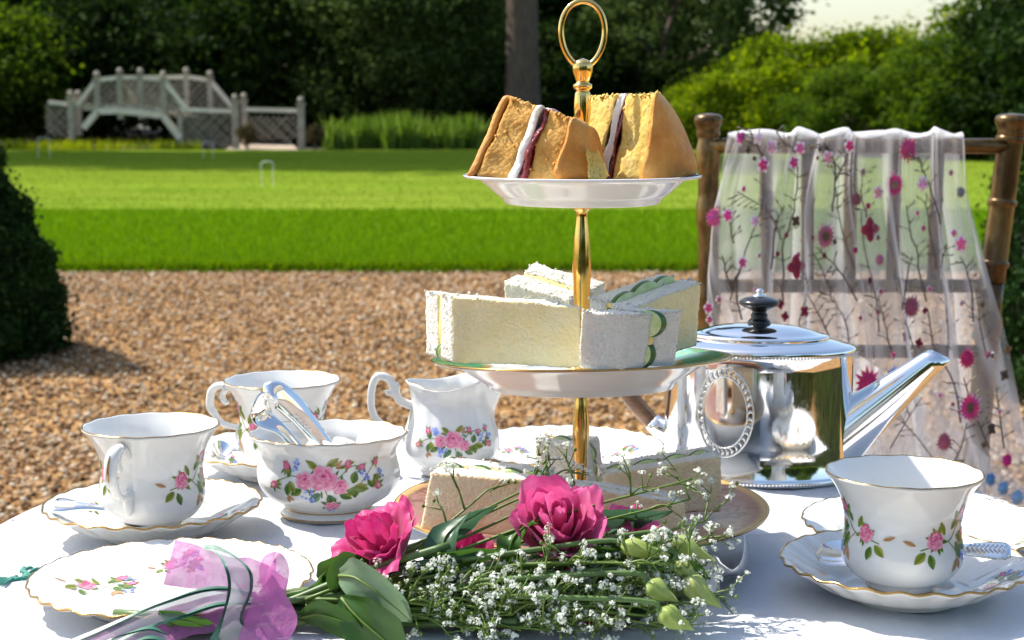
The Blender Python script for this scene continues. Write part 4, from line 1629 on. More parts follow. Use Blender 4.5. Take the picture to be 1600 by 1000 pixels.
# engraved oval cartouche on the front
mb = MB()
cth = math.radians(-107)


def cart(a, f):
    th = cth + f * .31 * math.cos(a)
    return Vector(tmod(th, .985, .058 + f * .035 * math.sin(a))) + Vector((0, -.0004, 0))


for f, w in ((1.0, .0008), (.80, .0008)):
    mb.add(tube([cart(2 * PI * k / 80, f) for k in range(80)], w, 5, closed=True))
for k in range(34):
    a = 2 * PI * k / 34
    mb.add(tube(crom([cart(a, .83), cart(a + .07, .9), cart(a + .02, .97)], 3), [.0006, .001, .0012, .0012, .001, .0008, .0004], 5))
mb.build('engraved_cartouche', M['silver_chased'], t)
# spout
sp0, sp1 = Vector((.056, 0, .026)), Vector((.140, -.004, .102))
pth = [sp0 + (sp1 - sp0) * k / 12 for k in range(13)]
V, F = tube(pth, [.0275 - .0190 * (k / 12) ** .8 for k in range(13)], 40, .82, up=(0, 1, 0), caps=False)
d_ = (sp1 - sp0).normalized()
n0 = len(V)
last = [Vector(v) for v in V[-40:]]
# cut the tip level and give it a wall
cen = sp1
V[-40:] = [v + d_ * ((v - cen).dot(Vector((-.62, 0, .78))) * -.45) for v in last]
inner = [cen + (v - cen) * .86 for v in V[-40:]]
deep = [v - d_ * .03 for v in inner]
V = V + inner + deep
F = list(F) + [(n0 - 40 + k, n0 - 40 + (k + 1) % 40, n0 + (k + 1) % 40, n0 + k) for k in range(40)] + [(n0 + k, n0 + (k + 1) % 40, n0 + 40 + (k + 1) % 40, n0 + 40 + k) for k in range(40)]
F.append(tuple(n0 + 40 + k for k in range(40)))
spo = obj('spout', V, F, M['silver'], t)
# raised leaf where the spout leaves the body
V, F = tube([sp0 + (sp1 - sp0) * f + Vector((-.62, -.0, .78)) * o_ for f, o_ in ((.12, .0195), (.3, .0175), (.45, .0152), (.56, .0125))], [.004, .0055, .0045, .001], 10, .5)
obj('spout_leaf', V, F, M['silver'], spo)
# handle with silver sockets
hp = [(-.068, .002, .030), (-.082, .002, .036), (-.106, .002, .062), (-.122, .002, .090), (-.122, .002, .112), (-.104, .002, .124), (-.082, .002, .114), (-.070, .002, .100)]
P = crom(hp, 6)
V, F = tube(P[4:-5], [.0062 + .0012 * math.sin(PI * k / (len(P) - 9)) for k in range(len(P) - 9)], 14, .85, up=(0, 1, 0))
obj('handle', V, F, M['handle_wood'], t)
V, F = tube(P[:8], [.0085, .0085, .0082, .008, .0079, .0084, .0079, .0074], 14, up=(0, 1, 0))
obj('handle_socket', V, F, M['silver'], t)
V, F = tube(P[-8:], [.0074, .0079, .0084, .0079, .008, .0082, .0085, .0085], 14, up=(0, 1, 0))
obj('handle_socket', V, F, M['silver'], t)

# ================================================================ CAKE STAND
SX, SY = .0457, 1.0867
t = thing('cake_stand', 'three-tier cake stand with brass rod and oval ring handle', 'cake stand', (SX, SY, T))
ZT, ZM, ZB = .9705, .8505, .7520
simple('plate_white', (.80, .81, .82), .12, bump=.02)
M['plate_white'].node_tree.nodes['Principled BSDF'].inputs['Coat Weight'].default_value = .5


def radial(m):
    co = m.n('TexCoord')
    sp_ = m.n('SeparateXYZ')
    m.l(co.outputs['Object'], sp_.inputs[0])
    x2 = m.math('POWER', sp_.outputs['X'], 2.0)
    y2 = m.math('POWER', sp_.outputs['Y'], 2.0)
    return m.math('SQRT', m.math('ADD', x2, y2)), co.outputs['Object']


def scroll(m, scale, dist, lo, hi):
    """thin curling gold lines"""
    w = m.n('TexWave', Scale=scale, Distortion=dist, Detail=3.0, wave_type='RINGS')
    w.inputs['Detail Scale'].default_value = 1.6
    m.l(m.coord(), w.inputs['Vector'])
    return m.ramp(w.outputs['Fac'], [(lo, 0.0), (hi, 1.0)])


# green and gold ware for the middle tier
m = Mat('green_ware', (.1, .5, .2), .12, Coat_Weight=.4)
r_, co_ = radial(m)
nz = m.noise(34, 3)
edge = m.math('ADD', r_, m.math('MULTIPLY', m.math('SUBTRACT', nz, .5), .022))
sx_ = m.n('SeparateXYZ')
m.l(co_, sx_.inputs[0])
ang = m.math('ARCTAN2', sx_.outputs['Y'], sx_.outputs['X'])
pan = m.ramp(m.math('ADD', m.math('COSINE', m.math('MULTIPLY', ang, 2.0)), m.math('MULTIPLY', m.math('SUBTRACT', nz, .5), .6)), [(.22, 0), (.30, 1)])
isg = m.math('MULTIPLY', m.ramp(edge, [(.0655, 0), (.0665, 1)]), pan)
band = m.ramp(edge, [(.0635, 0), (.0645, 1), (.0672, 1), (.0682, 0)])
g1 = m.mix(isg, (.80, .81, .80), (.12, .42, .19))
gold = (.50, .30, .07)
g2 = m.mix(m.math('MULTIPLY', scroll(m, 45, 14, .90, .97), isg), g1, gold)
g3 = m.mix(m.math('MULTIPLY', band, pan), g2, gold)
m.color(g3)
M['green_ware'] = m.m
m = Mat('rose_ware', (.45, .2, .13), .3, spec=.25)
r_, co_ = radial(m)
b0 = m.mix(m.math('MULTIPLY', scroll(m, 30, 16, .60, .85), m.ramp(m.noise(22, 3), [(.38, 0), (.5, 1)])), (.30, .135, .09), (.17, .065, .014))
b1 = m.mix(m.ramp(r_, [(.050, 0), (.052, 1)]), (.8, .8, .78), b0)
m.color(m.mix(m.ramp(r_, [(.1205, 0), (.1212, 1)]), b1, (.55, .34, .10)))
M['rose_ware'] = m.m
m = Mat('blue_ware', (.1, .1, .4), .12, Coat_Weight=.4)
r_, co_ = radial(m)
m.color(m.mix(m.ramp(r_, [(.070, 0), (.071, 1), (.0755, 1), (.076, 0)]), (.80, .81, .82), (.04, .05, .35)))
M['blue_ware'] = m.m


def tier(name, z, R, footr, footz, floor, topmat, lobes=0, amp=0.0, label=None):
    """plate with its rim at height z"""
    top = prof([(.0045, floor), (R * .45, floor), (R * .60, floor + .0008), (R * .72, floor + (z - floor) * .4), (R * .9, floor + (z - floor) * .82), (R, z)], 5)
    bot = prof([(R, z - .0018), (R * .88, z - (z - floor) * .30), (R * .72, floor - .0035), (footr + .004, footz + .004), (footr + .001, footz), (footr - .002, footz), (footr - .004, footz + .003), (.0045, footz + .004)], 5)

    def mod(th, r, zz):
        q = max(0, (r / R - .55) / .45)
        k = 1 + amp * q * (abs(math.cos(lobes * th / 2 + .3)) ** .35 - .8) if lobes else 1
        return (r * k * math.cos(th), r * k * math.sin(th), zz)
    n = 120
    V1, F1 = lathe(top, n, mod)
    V2, F2 = lathe(bot, n, mod)
    o = len(V1)
    F = F1 + [tuple(i + o for i in f) for f in F2] + [((len(top) - 1) * n + k, (len(top) - 1) * n + (k + 1) % n, o + (k + 1) % n, o + k) for k in range(n)]
    pl_ = obj(name, V1 + V2, F, None, t, mats=[M[topmat], M['plate_white']], fmat=[0] * len(F1) + [1] * (len(F) - len(F1)))
    pl_.location = (0, 0, -T)
    Vr, Fr = tube([mod(2 * PI * k / 160, R - .0002, z - .0006) for k in range(160)], .0008, 5, closed=True, up=(0, 0, 1))
    rm = obj('gilt_rim', Vr, Fr, M['gilt'] if topmat != 'blue_ware' else M['plate_white'], pl_)
    if label:
        pl_['label'] = label
    return pl_


tier('top_plate', ZT, .0772, .0490, .9520, .9610, 'blue_ware', label='plain white plate of the top tier')
mp_ = tier('middle_plate', ZM, .0985, .060, .8300, .8420, 'green_ware', 6, .02, label='white plate of the middle tier with a green and gold rim')
mp_.rotation_euler = (math.radians(-4.0), math.radians(-1.0), 0)
pv = Vector((0, 0, .845))
mp_.location = Vector((0, 0, -T)) + pv - mp_.rotation_euler.to_matrix() @ pv
bp_ = tier('bottom_plate', ZB, .1245, .070, T + .002, .7390, 'rose_ware', label='rose-brown plate of the bottom tier with gold scrolls')


def rod(name, pts):
    V, F = lathe(prof([(r, z - T) for r, z in pts], 5), 24)
    return obj(name, V, F, M['brass'], t)


rod('rod', [(0, .7385), (.0095, .7395), (.0095, .7415), (.0045, .743), (.0034, .750), (.0036, .765), (.0046, .785), (.0056, .800), (.0050, .815), (.0036, .826), (.0060, .8285), (.0060, .8300)])
rod('rod', [(.0, .8415), (.0085, .8425), (.0085, .8442), (.004, .846), (.0036, .858), (.0042, .872), (.0056, .895), (.0062, .910), (.0054, .926), (.0040, .940), (.0038, .9455), (.0056, .948), (.0058, .9500), (.0045, .9515)])
rod('rod', [(.0, .9605), (.0085, .9615), (.0085, .963), (.0042, .965), (.0038, .985), (.0045, 1.000), (.0056, 1.012), (.0050, 1.0225), (.0040, 1.0245), (.0060, 1.0265), (.0060, 1.0285), (.0042, 1.030), (.0055, 1.034), (.0066, 1.0385), (.0055, 1.043), (.0, 1.0455)])
ring = [(.0142 * math.sin(2 * PI * k / 80) * (1 - .10 * math.cos(2 * PI * k / 80)), 0, 1.0608 - .0208 * math.cos(2 * PI * k / 80) - T) for k in range(80)]
V, F = tube(ring, .0019, 14, closed=True, up=(0, 1, 0))
rg = obj('ring_handle', V, F, M['brass'], t)
rg.rotation_euler = (0, 0, .12)


# ---------------------------------------------------------------- cake slices and sandwiches
def cell(fl, yl, yr, back, lean=0.0):
    """8 corners from a front outline in pixels (bottom-left, bottom-right, top-right, top-left) standing at distances yl / yr,
    and a world vector to the back face; returns C[a][b][c] with a: left-right, b: up, c: front-back"""
    BL, BR, TR_, TL = fl
    bl, br_, tr_, tl = at(*BL, yl), at(*BR, yr), at(*TR_, yr + lean), at(*TL, yl + lean)
    bk = Vector(back)
    return [[[bl, bl + bk], [tl, tl + bk]], [[br_, br_ + bk], [tr_, tr_ + bk]]]


def swap(C):
    """make the depth axis the layer axis"""
    return [[[C[c][b][a] for c in (0, 1)] for b in (0, 1)] for a in (0, 1)]


def sizes(C):
    return ((C[1][0][0] - C[0][0][0]).length, (C[0][1][0] - C[0][0][0]).length, (C[0][0][1] - C[0][0][0]).length)


def crumbs(C, parent, mat, n, seed, spans, rad=(.0005, .0013)):
    """ragged crumbs along the upper edges of a block (layer axis spans given)"""
    r = random.Random(seed)
    mb = MB()
    for k in range(n):
        a0, a1 = r.choice(spans)
        a, b, c = r.uniform(a0, a1), 1.0, r.random()
        q = r.random()
        if q < .35:
            c = r.choice((0.0, 1.0))
        elif q < .7:
            a = r.choice((a0, a1))
        elif q < .85:
            b, c = r.uniform(.1, 1), r.choice((0.0, 1.0))
        w = Vector((0, 0, 0))
        for x in (0, 1):
            for y in (0, 1):
                for z in (0, 1):
                    w += C[x][y][z] * ((a if x else 1 - a) * (b if y else 1 - b) * (c if z else 1 - c))
        s = r.uniform(*rad)
        w += Vector((r.gauss(0, .0006), r.gauss(0, .0006), r.gauss(-.0002, .0005)))
        pts = [w + Vector(d) * s * r.uniform(.6, 1.3) for d in ((1, 0, 0), (-1, 0, 0), (0, 1, 0), (0, -1, 0), (0, 0, 1), (0, 0, -1))]
        mb.add((pts, [(0, 2, 4), (2, 1, 4), (1, 3, 4), (3, 0, 4), (2, 0, 5), (1, 2, 5), (3, 1, 5), (0, 3, 5)]))
    o = mb.build('crumbs', M[mat], parent, True)
    o['kind'] = 'stuff'


def sandwich(label, C, seed, mat='white_bread', fill='cucumber', split=(.42, .58), coarse=1.0, discs=(), edge=None):
    """two slices of bread with a filling, layered front to back"""
    D = swap(C)
    s = sizes(D)
    base = (C[0][0][0] + C[1][0][1]) / 2
    t = thing('finger_sandwich', label, 'sandwich', base, 0, 'cucumber finger sandwiches')
    nb, nc = max(8, int(s[1] / .0016)), max(8, int(s[2] / .0016))
    na = max(4, int(s[0] * .42 / .0018))
    for (a0, a1) in ((0, split[0]), (split[1], 1)):
        V, F = hexa(D, s, (na, nb, nc), a0, a1, rnd=.0014, amp=.0009 * coarse, fine=.0006 * coarse, seed=seed + a0 * 3)
        fm = [1] * len(F)
        fm[2 * na * nb:2 * na * nb + 2 * nb * nc] = [0] * (2 * nb * nc)
        obj('bread_slice', V, F, None, t, True, mats=[M[mat], M['white_bread_edge']], fmat=fm)
    crumbs(D, t, 'white_bread_edge', 90, seed, [(0, split[0]), (split[1], 1)])
    mid = (split[0] + split[1]) / 2
    V, F = hexa(D, s, (3, nb // 2, nc // 2), split[0] - .015, split[1] + .015, rnd=.001, amp=.0008, fine=.0002, seed=seed + 9, grow=-.0012)
    obj('butter_filling', V, F, M['butter'], t, True)
    for (where, f_, r, *up_) in discs:
        if where == 't':
            b, c = 1 + (up_[0] if up_ else .0014) / s[1] - r / s[1], f_
        else:
            b, c = f_, (1 + .0014 / s[2] - r / s[2]) if where == 'r' else (r / s[2] - .0014 / s[2])
        # a cucumber disc standing between the slices: b up, c along (0 left .. 1 right)
        def pt(a_, b_, c_):
            w = Vector((0, 0, 0))
            for x in (0, 1):
                for y in (0, 1):
                    for z in (0, 1):
                        w += D[x][y][z] * ((a_ if x else 1 - a_) * (b_ if y else 1 - b_) * (c_ if z else 1 - c_))
            return w
        th_ = (split[1] - split[0]) * .48
        n = 28
        Vd, Fd, Md = [], [], []
        for sd in (-1, 1):
            for rr in (r * .9, r):
                for k in range(n):
                    an = 2 * PI * k / n
                    Vd.append(pt(mid + sd * th_ * (1.0 if rr < r else .8), b + rr * math.sin(an) / s[1], c + rr * math.cos(an) / s[2]))
        for k in range(n):
            k2 = (k + 1) % n
            Fd += [(k, k2, n + k2, n + k), (n + k, n + k2, 3 * n + k2, 3 * n + k), (3 * n + k, 3 * n + k2, 2 * n + k2, 2 * n + k)]
            Md += [0, 1, 0]
        Fd += [tuple(range(n))[::-1], tuple(2 * n + k for k in range(n))]
        Md += [0, 0]
        obj('cucumber_slice', Vd, Fd, None, t, True, mats=[M['cucumber'], M['cucumber_skin']], fmat=Md)
    return t


# middle tier
sandwich('big finger sandwich at the left front of the middle tier', cell(((706, 566), (911, 576), (909, 479), (706, 463)), 1.030, 1.014, (-.018, .032, 0)), 1, 'white_bread', split=(.44, .54), discs=(('l', .10, .006),))
sandwich('bright white finger sandwich at the back left of the middle tier', cell(((790, 550), (912, 560), (897, 474), (788, 441)), 1.115, 1.100, (.022, .036, .010)), 2, 'white_bread_edge', coarse=1.7)
sandwich('small tilted finger sandwich at the front middle of the middle tier', cell(((902, 577), (972, 578), (984, 492), (908, 486)), .995, .990, (.034, .020, .0)), 3, 'white_bread_edge', split=(.44, .57), discs=(('t', .85, .009), ('r', .22, .010)))  # whiter bread on its faces paints in the brighter light there
sandwich('big finger sandwich at the right of the middle tier', cell(((985, 574), (1090, 540), (1095, 441), (985, 482)), 1.020, 1.060, (-.024, .030, .003)), 4, 'white_bread', split=(.46, .60), discs=(('t', .22, .015, .003), ('t', .50, .017, .005), ('t', .76, .014, .004)))
# bottom tier
sandwich('finger sandwich at the left front of the bottom tier, cucumber showing on top', cell(((656, 830), (850, 842), (845, 752), (672, 737)), 1.020, 1.000, (.010, .034, .002)), 5, 'white_bread_b', split=(.42, .58), discs=(('t', .12, .014), ('t', .38, .016), ('t', .66, .016), ('t', .9, .013)))
sandwich('upright finger sandwich at the back of the bottom tier behind the rod', cell(((838, 775), (925, 775), (912, 700), (836, 688)), 1.135, 1.130, (.012, .030, .002)), 6, 'white_bread_edge', split=(.40, .58), discs=(('t', .4, .012), ('r', .5, .012), ('t', .8, .010)))
sandwich('finger sandwich at the right of the bottom tier, cucumber along its top', cell(((948, 805), (1128, 800), (1126, 712), (946, 742)), 1.075, 1.060, (-.004, .034, .0)), 7, 'white_bread_b', split=(.44, .58), discs=(('t', .14, .014), ('t', .40, .016), ('t', .66, .015), ('t', .87, .012)))
sandwich('finger sandwich lying behind the pink rose on the bottom tier', cell(((885, 848), (1078, 854), (1072, 786), (892, 758)), 1.005, .992, (-.006, .026, .0)), 8, 'white_bread_b', split=(.45, .56), coarse=1.3)


def cake(label, C, layers, seed):
    s = sizes(C)
    base = (C[0][0][0] + C[1][0][1]) / 2
    t = thing('cake_slice', label, 'cake slice', base, 0, 'slices of sponge cake')
    for (nm, a0, a1, mat, grow, amp, fine, rnd) in layers:
        na = max(3, int(s[0] * (a1 - a0) / .0014))
        V, F = hexa(C, s, (na, int(s[1] / .0014), int(s[2] / .002)), a0, a1, rnd=rnd, amp=amp, fine=fine, seed=seed + a0 * 5, grow=grow)
        obj(nm, V, F, M[mat], t, True)
        if nm == 'sponge':
            crumbs(C, t, mat, 110, seed + int(a0 * 9), [(a0, a1)], (.0005, .0016))
    return t


# left slice: outer wall of the cake towards the viewer, layers standing upright
C = cell(((729, 275), (868, 281), (893, 186), (786, 148)), 1.060, 1.030, (.012, .045, -.006))
cake('cake slice at left on the top plate, golden side showing with cream and jam', C,
     [('crust', 0, .10, 'cake_crust', .0008, .0018, .0003, .004), ('sponge', .10, .49, 'sponge_brown', 0, .0018, .0006, .002), ('cream', .49, .595, 'buttercream', .0022, .0026, .0004, .002),
      ('jam', .595, .675, 'jam', .0016, .0030, .0012, .0020), ('sponge', .665, 1.0, 'sponge_brown', 0, .0018, .0006, .002)], 11)
o = [q for q in bpy.data.objects if q.name.startswith('cake_slice')][0]
C2 = cell(((860, 281), (940, 281), (919, 194), (889, 180)), 1.024, 1.034, (.008, .042, -.004))
V, F = hexa(C2, sizes(C2), (26, 50, 20), 0, 1, rnd=.007, amp=.0016, fine=.0003, seed=15)
cr_ = obj('crust', V, F, M['cake_crust'], o, True)
C3 = cell(((918, 281), (946, 281), (932, 250), (917, 232)), 1.020, 1.028, (.006, .03, 0))
V, F = hexa(C3, sizes(C3), (16, 26, 14), 0, 1, rnd=.003, amp=.0040, fine=.0014, seed=16)
obj('sponge', V, F, M['sponge_yellow'], o, True)
# right slice: cut face to the left, baked crust at right
C = cell(((890, 281), (1006, 282), (1026, 147), (926, 152)), 1.105, 1.050, (.006, .045, 0))
cake('cake slice at right on the top plate, yellow cut face and brown crust', C,
     [('sponge', 0, .39, 'sponge_yellow', 0, .0018, .0006, .002), ('cream', .39, .52, 'buttercream', .0016, .0022, .0004, .002), ('jam', .515, .57, 'jam', .0006, .0018, .0006, .001), ('sponge', .565, 1.0, 'sponge_yellow', 0, .0018, .0006, .002)], 21)
o = [q for q in bpy.data.objects if q.name.startswith('cake_slice.001')][0]
# crust: the domed brown top of the cake, lofted from the plate up to its peak
rows = []
NF = 40
for k in range(NF + 1):
    f = k / NF
    uL, vL = 1000 + 26 * f, 282 - 137 * f
    uR = float(np.interp(f, [0, .12, .3, .5, .7, .85, .95, 1], [1084, 1087, 1083, 1074, 1060, 1047, 1036, 1029]))
    vR = 274 - 128 * f
    sh = 1 - .55 * f
    pts = [at(uL, vL, 1.049), at(uL + (uR - uL) * .33, vL - 1, 1.049), at(uL + (uR - uL) * .72, (vL + vR) / 2, 1.056), at(uR, vR, 1.073), at(uR - 4, vR - 2, 1.073 + .030 * sh), at(uL + (uR - uL) * .5, vR - 3, 1.073 + .042 * sh), at(uL + 3, vR - 3, 1.062 + .03 * sh)]
    rows.append(crom(pts, 6, closed=True))
n = len(rows[0])
Vn = [p + Vector(noise.noise_vector(p * 55)) * .0016 + Vector(noise.noise_vector(p * 300)) * .0003 for r_ in rows for p in r_]
Fh = [(i * n + k, i * n + (k + 1) % n, (i + 1) * n + (k + 1) % n, (i + 1) * n + k) for i in range(NF) for k in range(n)] + [tuple(range(n))[::-1], tuple(NF * n + k for k in range(n))]
obj('crust', Vn, Fh, M['cake_crust'], o, True)

# ================================================================ CHAIR
m = Mat('aged_gold', (.16, .10, .035), .30, .5)
nz = m.noise(28, 6, .7, m.coord('Object', (1, 1, .35)))
m.color(m.ramp(nz, [(.3, (.020, .012, .006)), (.5, (.12, .068, .020)), (.75, (.36, .23, .075))]))
m.bump(nz, .4, .002)
M['aged_gold'] = m.m
simple('cushion', (.55, .50, .43), .8, var=.08, vscale=40)
CY = 2.15
ch = thing('bamboo_chair', 'aged gold bamboo-style chair behind the table, scarf over its back', 'chair', (.445, 2.0, 0))


def bamboo(name, a, b, r, rings, n=14):
    """rod with paired raised rings at fractions of its length"""
    a, b = Vector(a), Vector(b)
    fr = sorted(set([0, 1] + [f + d for f in rings for d in (-.030, -.022, -.014, -.006, .002, .010, .018, .026)]))
    fr = [f for f in fr if 0 <= f <= 1]
    L = (b - a).length
    k = .026 / L * 4 if L else 1
    pts, rad = [], []
    for f in fr:
        near = min([abs(f - q + .002) for q in rings] + [9])
        pts.append(a + (b - a) * f)
        rad.append(r * (1.0 + (.16 if (near < .013 and near > .003) else (0.03 if near < .02 else 0))))
    V, F = tube(pts, rad, n)
    return obj(name, V, F, M['aged_gold'], ch, True)


pl0, pl1 = Vector((.262, CY - .03, .0)), at(1107, 200, CY)
pr1 = at(1581, 200, CY)
prm = at(1550, 440, CY)
pr0 = Vector((.575, CY - .03, .0))
zr = lambda p, z, q: p + (q - p) * ((z - p.z) / (q.z - p.z))
lp = bamboo('back_post', (pl0.x + .002, pl0.y, 0), pl1, .0136, [.5, .68, .775, .89, .965])
rp_mid = Vector((prm.x, CY, prm.z))
rp = bamboo('back_post', rp_mid, pr1, .0165, [.12, .52, .93])
rp2 = bamboo('back_post', pr0, rp_mid, .0155, [.45, .7, .93])
rp2['label'] = 'lower half of the right back post'
for p_, r in ((pl1, .0155), (pr1, .0180)):
    V, F = lathe(prof([(0, -.012), (r * .92, -.012), (r * .98, .0), (r * 1.15, .006), (r * 1.18, .012), (r * .9, .017), (0, .019)], 3), 20)
    obj('post_cap', [(v[0] + p_.x, v[1] + p_.y, v[2] + p_.z) for v in V], F, M['aged_gold'], ch, True)


def lx(z):
    return pl0.x + (pl1.x - pl0.x) * z / pl1.z


def rx(z):
    return float(np.interp(z, [0, rp_mid.z, pr1.z], [pr0.x, rp_mid.x, pr1.x]))


zt, zm, zl = at(800, 228, CY).z, at(800, 446, CY).z, at(800, 548, CY).z
for z, r in ((zt, .0098), (zm, .0090), (zl, .0090)):
    bamboo('rail', (lx(z), CY - .006, z), (rx(z), CY - .006, z), r, [.18, .5, .82])
for u0, u1 in ((1196, 1200), (1262, 1262), (1330, 1327), (1399, 1394), (1466, 1458)):
    bamboo('spindle', at(u1, 446, CY), at(u0, 228, CY), .0085, [.33, .62])
sx0, sx1 = .262, .585
C_ = [[[Vector((x, y, z)) for y in (1.80, 2.13)] for z in (.435, .455)] for x in (sx0, sx1)]
V, F = hexa(C_, (.32, .02, .33), (10, 3, 10), rnd=.008, amp=0, fine=0)
obj('seat', V, F, M['aged_gold'], ch, True)
C_ = [[[Vector((x, y, z)) for y in (1.81, 2.12)] for z in (.456, .492)] for x in (sx0 + .01, sx1 - .01)]
V, F = hexa(C_, (.3, .036, .31), (14, 6, 14), rnd=.016, amp=.001, fine=0)
obj('seat_cushion', V, F, M['cushion'], ch, True)
for x in (sx0 + .01, sx1 - .01):
    bamboo('front_leg', (x, 1.81, 0), (x, 1.815, .436), .014, [.3, .6, .9])
    bamboo('stretcher', (x, 1.81, .2), (x, CY - .03, .2), .008, [.3, .7])
bamboo('stretcher', (sx0 + .01, 1.81, .16), (sx1 - .01, 1.81, .16), .008, [.3, .7])

# ================================================================ SCARF
sf = thing('tulle_scarf', 'sheer white tulle scarf embroidered with pink flowers, draped over the chair back', 'scarf', (.445, 2.12, .97))


def edges(t):
    v = 212 + 640 * t
    l = float(np.interp(v, [212, 260, 330, 430, 600, 900], [1136, 1122, 1108, 1103, 1098, 1090]))
    r = float(np.interp(v, [212, 300, 380, 470, 560, 650, 760, 900], [1508, 1516, 1532, 1550, 1566, 1584, 1625, 1680]))
    return l, r, v


def S(s, t, lift=0.0):
    """front fall of the scarf: s across, t down"""
    l, r, v = edges(t)
    ph = s + .030 * math.sin(2 * PI * (s * 2.3 + t * .7)) + .016 * math.sin(19 * s + 5 * t) + .02 * noise.noise((s * 6, t * 2.5, 3))
    A = .006 + .022 * min(1, t * 1.6)
    f = math.cos(2 * PI * 6.3 * ph + .8 * t) * .62 + math.cos(2 * PI * 10.7 * ph + 2 - 1.5 * t) * .30 + .2 * math.cos(2 * PI * 23 * ph + t * 4)
    g = math.sin(2 * PI * 6.3 * ph + .8 * t) * .62
    sag = 4 * math.sin(2 * PI * 5.2 * s + 1) * max(0, 1 - t * 6)
    p = at(l + (r - l) * s + g * (10 + 18 * t) + 9 * noise.noise((s * 9, t * 4, 7)) * min(1, t * 4), v + sag, 2.118 - .02 * t)
    p.y -= A * f + lift
    return p


def Sb(s, t):
    """back fall"""
    l, r, v = edges(t * .8)
    ph = s + .02 * math.sin(2 * PI * (s * 1.7 + t * .9))
    A = .004 + .014 * min(1, t * 1.6)
    p = at(l + 4 + (r - l - 14) * s + 10 * math.sin(2 * PI * 5.1 * ph + t), v + 3 * math.sin(2 * PI * 5.2 * s + 1) * max(0, 1 - t * 6), 2.178 + .02 * t)
    p.y += A * math.cos(2 * PI * 5.1 * ph + 1.1 * t)
    return p


def over(s, q):
    """over the rail, q from 0 (front) to 1 (back)"""
    a, b = S(s, 0), Sb(s, 0)
    p = a.lerp(b, .5 - .5 * math.cos(PI * q))
    p.z += .007 * math.sin(PI * q) + .002 * math.sin(2 * PI * 7 * s) * math.sin(PI * q)
    return p


V, F = grid(lambda s, t: S(s, t ** 1.1), 170, 60)
cl1 = obj('front_fall', V, F, M['tulle'], sf, True)
V, F = grid(lambda s, t: Sb(s, t), 110, 40)
obj('back_fall', V, F, M['tulle'], sf, True)
V, F = grid(over, 170, 8)
obj('rail_fold', V, F, M['tulle'], sf, True)


def lower(s, t):
    """loose lower layer swinging out to the right"""
    a = at(1250 + 120 * s + 40 * s * s, 505 + 75 * s - 10 * math.sin(3 * s), 2.06)
    b = at(1385 + 240 * s, 800 + 40 * s, 1.98)
    u0, v0 = 1300 + s * 320, 530 + 250 * s ** 1.15
    p = at(u0 - 60 * t * (1 - s), v0 + 230 * t * (1.15 - .55 * s), 2.03 - .03 * t)
    p.y += .012 * math.sin(2 * PI * 4.2 * s + 2 * t) + .006 * math.sin(2 * PI * 9 * s + 3 * t)
    return p


V, F = grid(lower, 70, 24)
obj('loose_fall', V, F, M['tulle'], sf, True)


def on_scarf(u, v):
    t = (v - 212) / 640
    best = None
    for k in range(201):
        s = k / 200
        p = S(s, t)
        uu = 800 + FPX * p.x / (p.y * math.cos(PITCH) - (p.z - ZC) * math.sin(PITCH))
        d = abs(uu - u)
        if best is None or d < best[0] - .3:
            best = (d, p, s, t)
    p = best[1]
    if v > 545 and u > 1290:      # the loose lower layer hangs in front there
        p = at(u, v, 2.008)
    return p


PXM = 2.12 / FPX     # metres per photo pixel at the scarf
rs = random.Random(4)


def flower(u, v, r, kind, col, core=None, squash=1.0, rot=0.0):
    c = on_scarf(u, v)
    R = r * PXM
    mb = MB()

    def petal(a, L, W, cc, lift):
        V, F = [], []
        ca, sa = math.cos(a), math.sin(a)
        for i in range(5):
            t_ = i / 4
            w = W * math.sin(PI * (.12 + .8 * t_))
            for q in (-1, 0, 1):
                x, z = L * t_, q * w
                V.append(Vector((c.x + (x * ca - z * sa) * squash, c.y - .0035 - lift - .0015 * (1 - q * q), c.z + x * sa + z * ca)))
        for i in range(4):
            for q in (0, 1):
                k = i * 3 + q
                F.append((k, k + 1, k + 4, k + 3))
        mb.add((V, F), cc)
    j = lambda cc: tuple(min(1, max(0, x * rs.uniform(.75, 1.25))) for x in cc)
    if kind == 'daisy':
        for k in range(18):
            petal(rot + 2 * PI * k / 18, R * rs.uniform(.95, 1.25) * 1.22, R * .09, j((.75, .35, .5)), 0)
        for k in range(16):
            petal(rot + 2 * PI * k / 16 + .1, R, R * .22, j(col), .0008)
        for k in range(10):
            petal(rot + 2 * PI * k / 10, R * .5, R * .2, j(core or (.2, .13, .08)), .0016)
    elif kind == 'carnation':
        for q in range(4):
            for k in range(14):
                petal(rot + 2 * PI * k / 14 + q * .3, R * (1.05 - .22 * q) * rs.uniform(.85, 1.1), R * .14, j(col), .0007 * q)
    elif kind == 'blossom':
        for k in range(5):
            petal(rot + 2 * PI * k / 5, R * 1.25, R * .55, (.85, .75, .8), 0)
        for k in range(5):
            petal(rot + 2 * PI * k / 5 + .3, R * .95, R * .42, j(col), .0008)
        petal(rot, R * .3, R * .15, (.7, .5, .15), .0016)
    else:
        for k in range(4):
            petal(rot + PI / 4 + 2 * PI * k / 4, R, R * .45, j(col), 0)
            for q in (-.35, 0, .35):
                petal(rot + PI / 4 + 2 * PI * k / 4 + q, R * .85, R * .13, j(tuple(x * .7 for x in col)), .0007)
    return mb.build('embroidered_flower', M['thread'], sf, True, True, True)


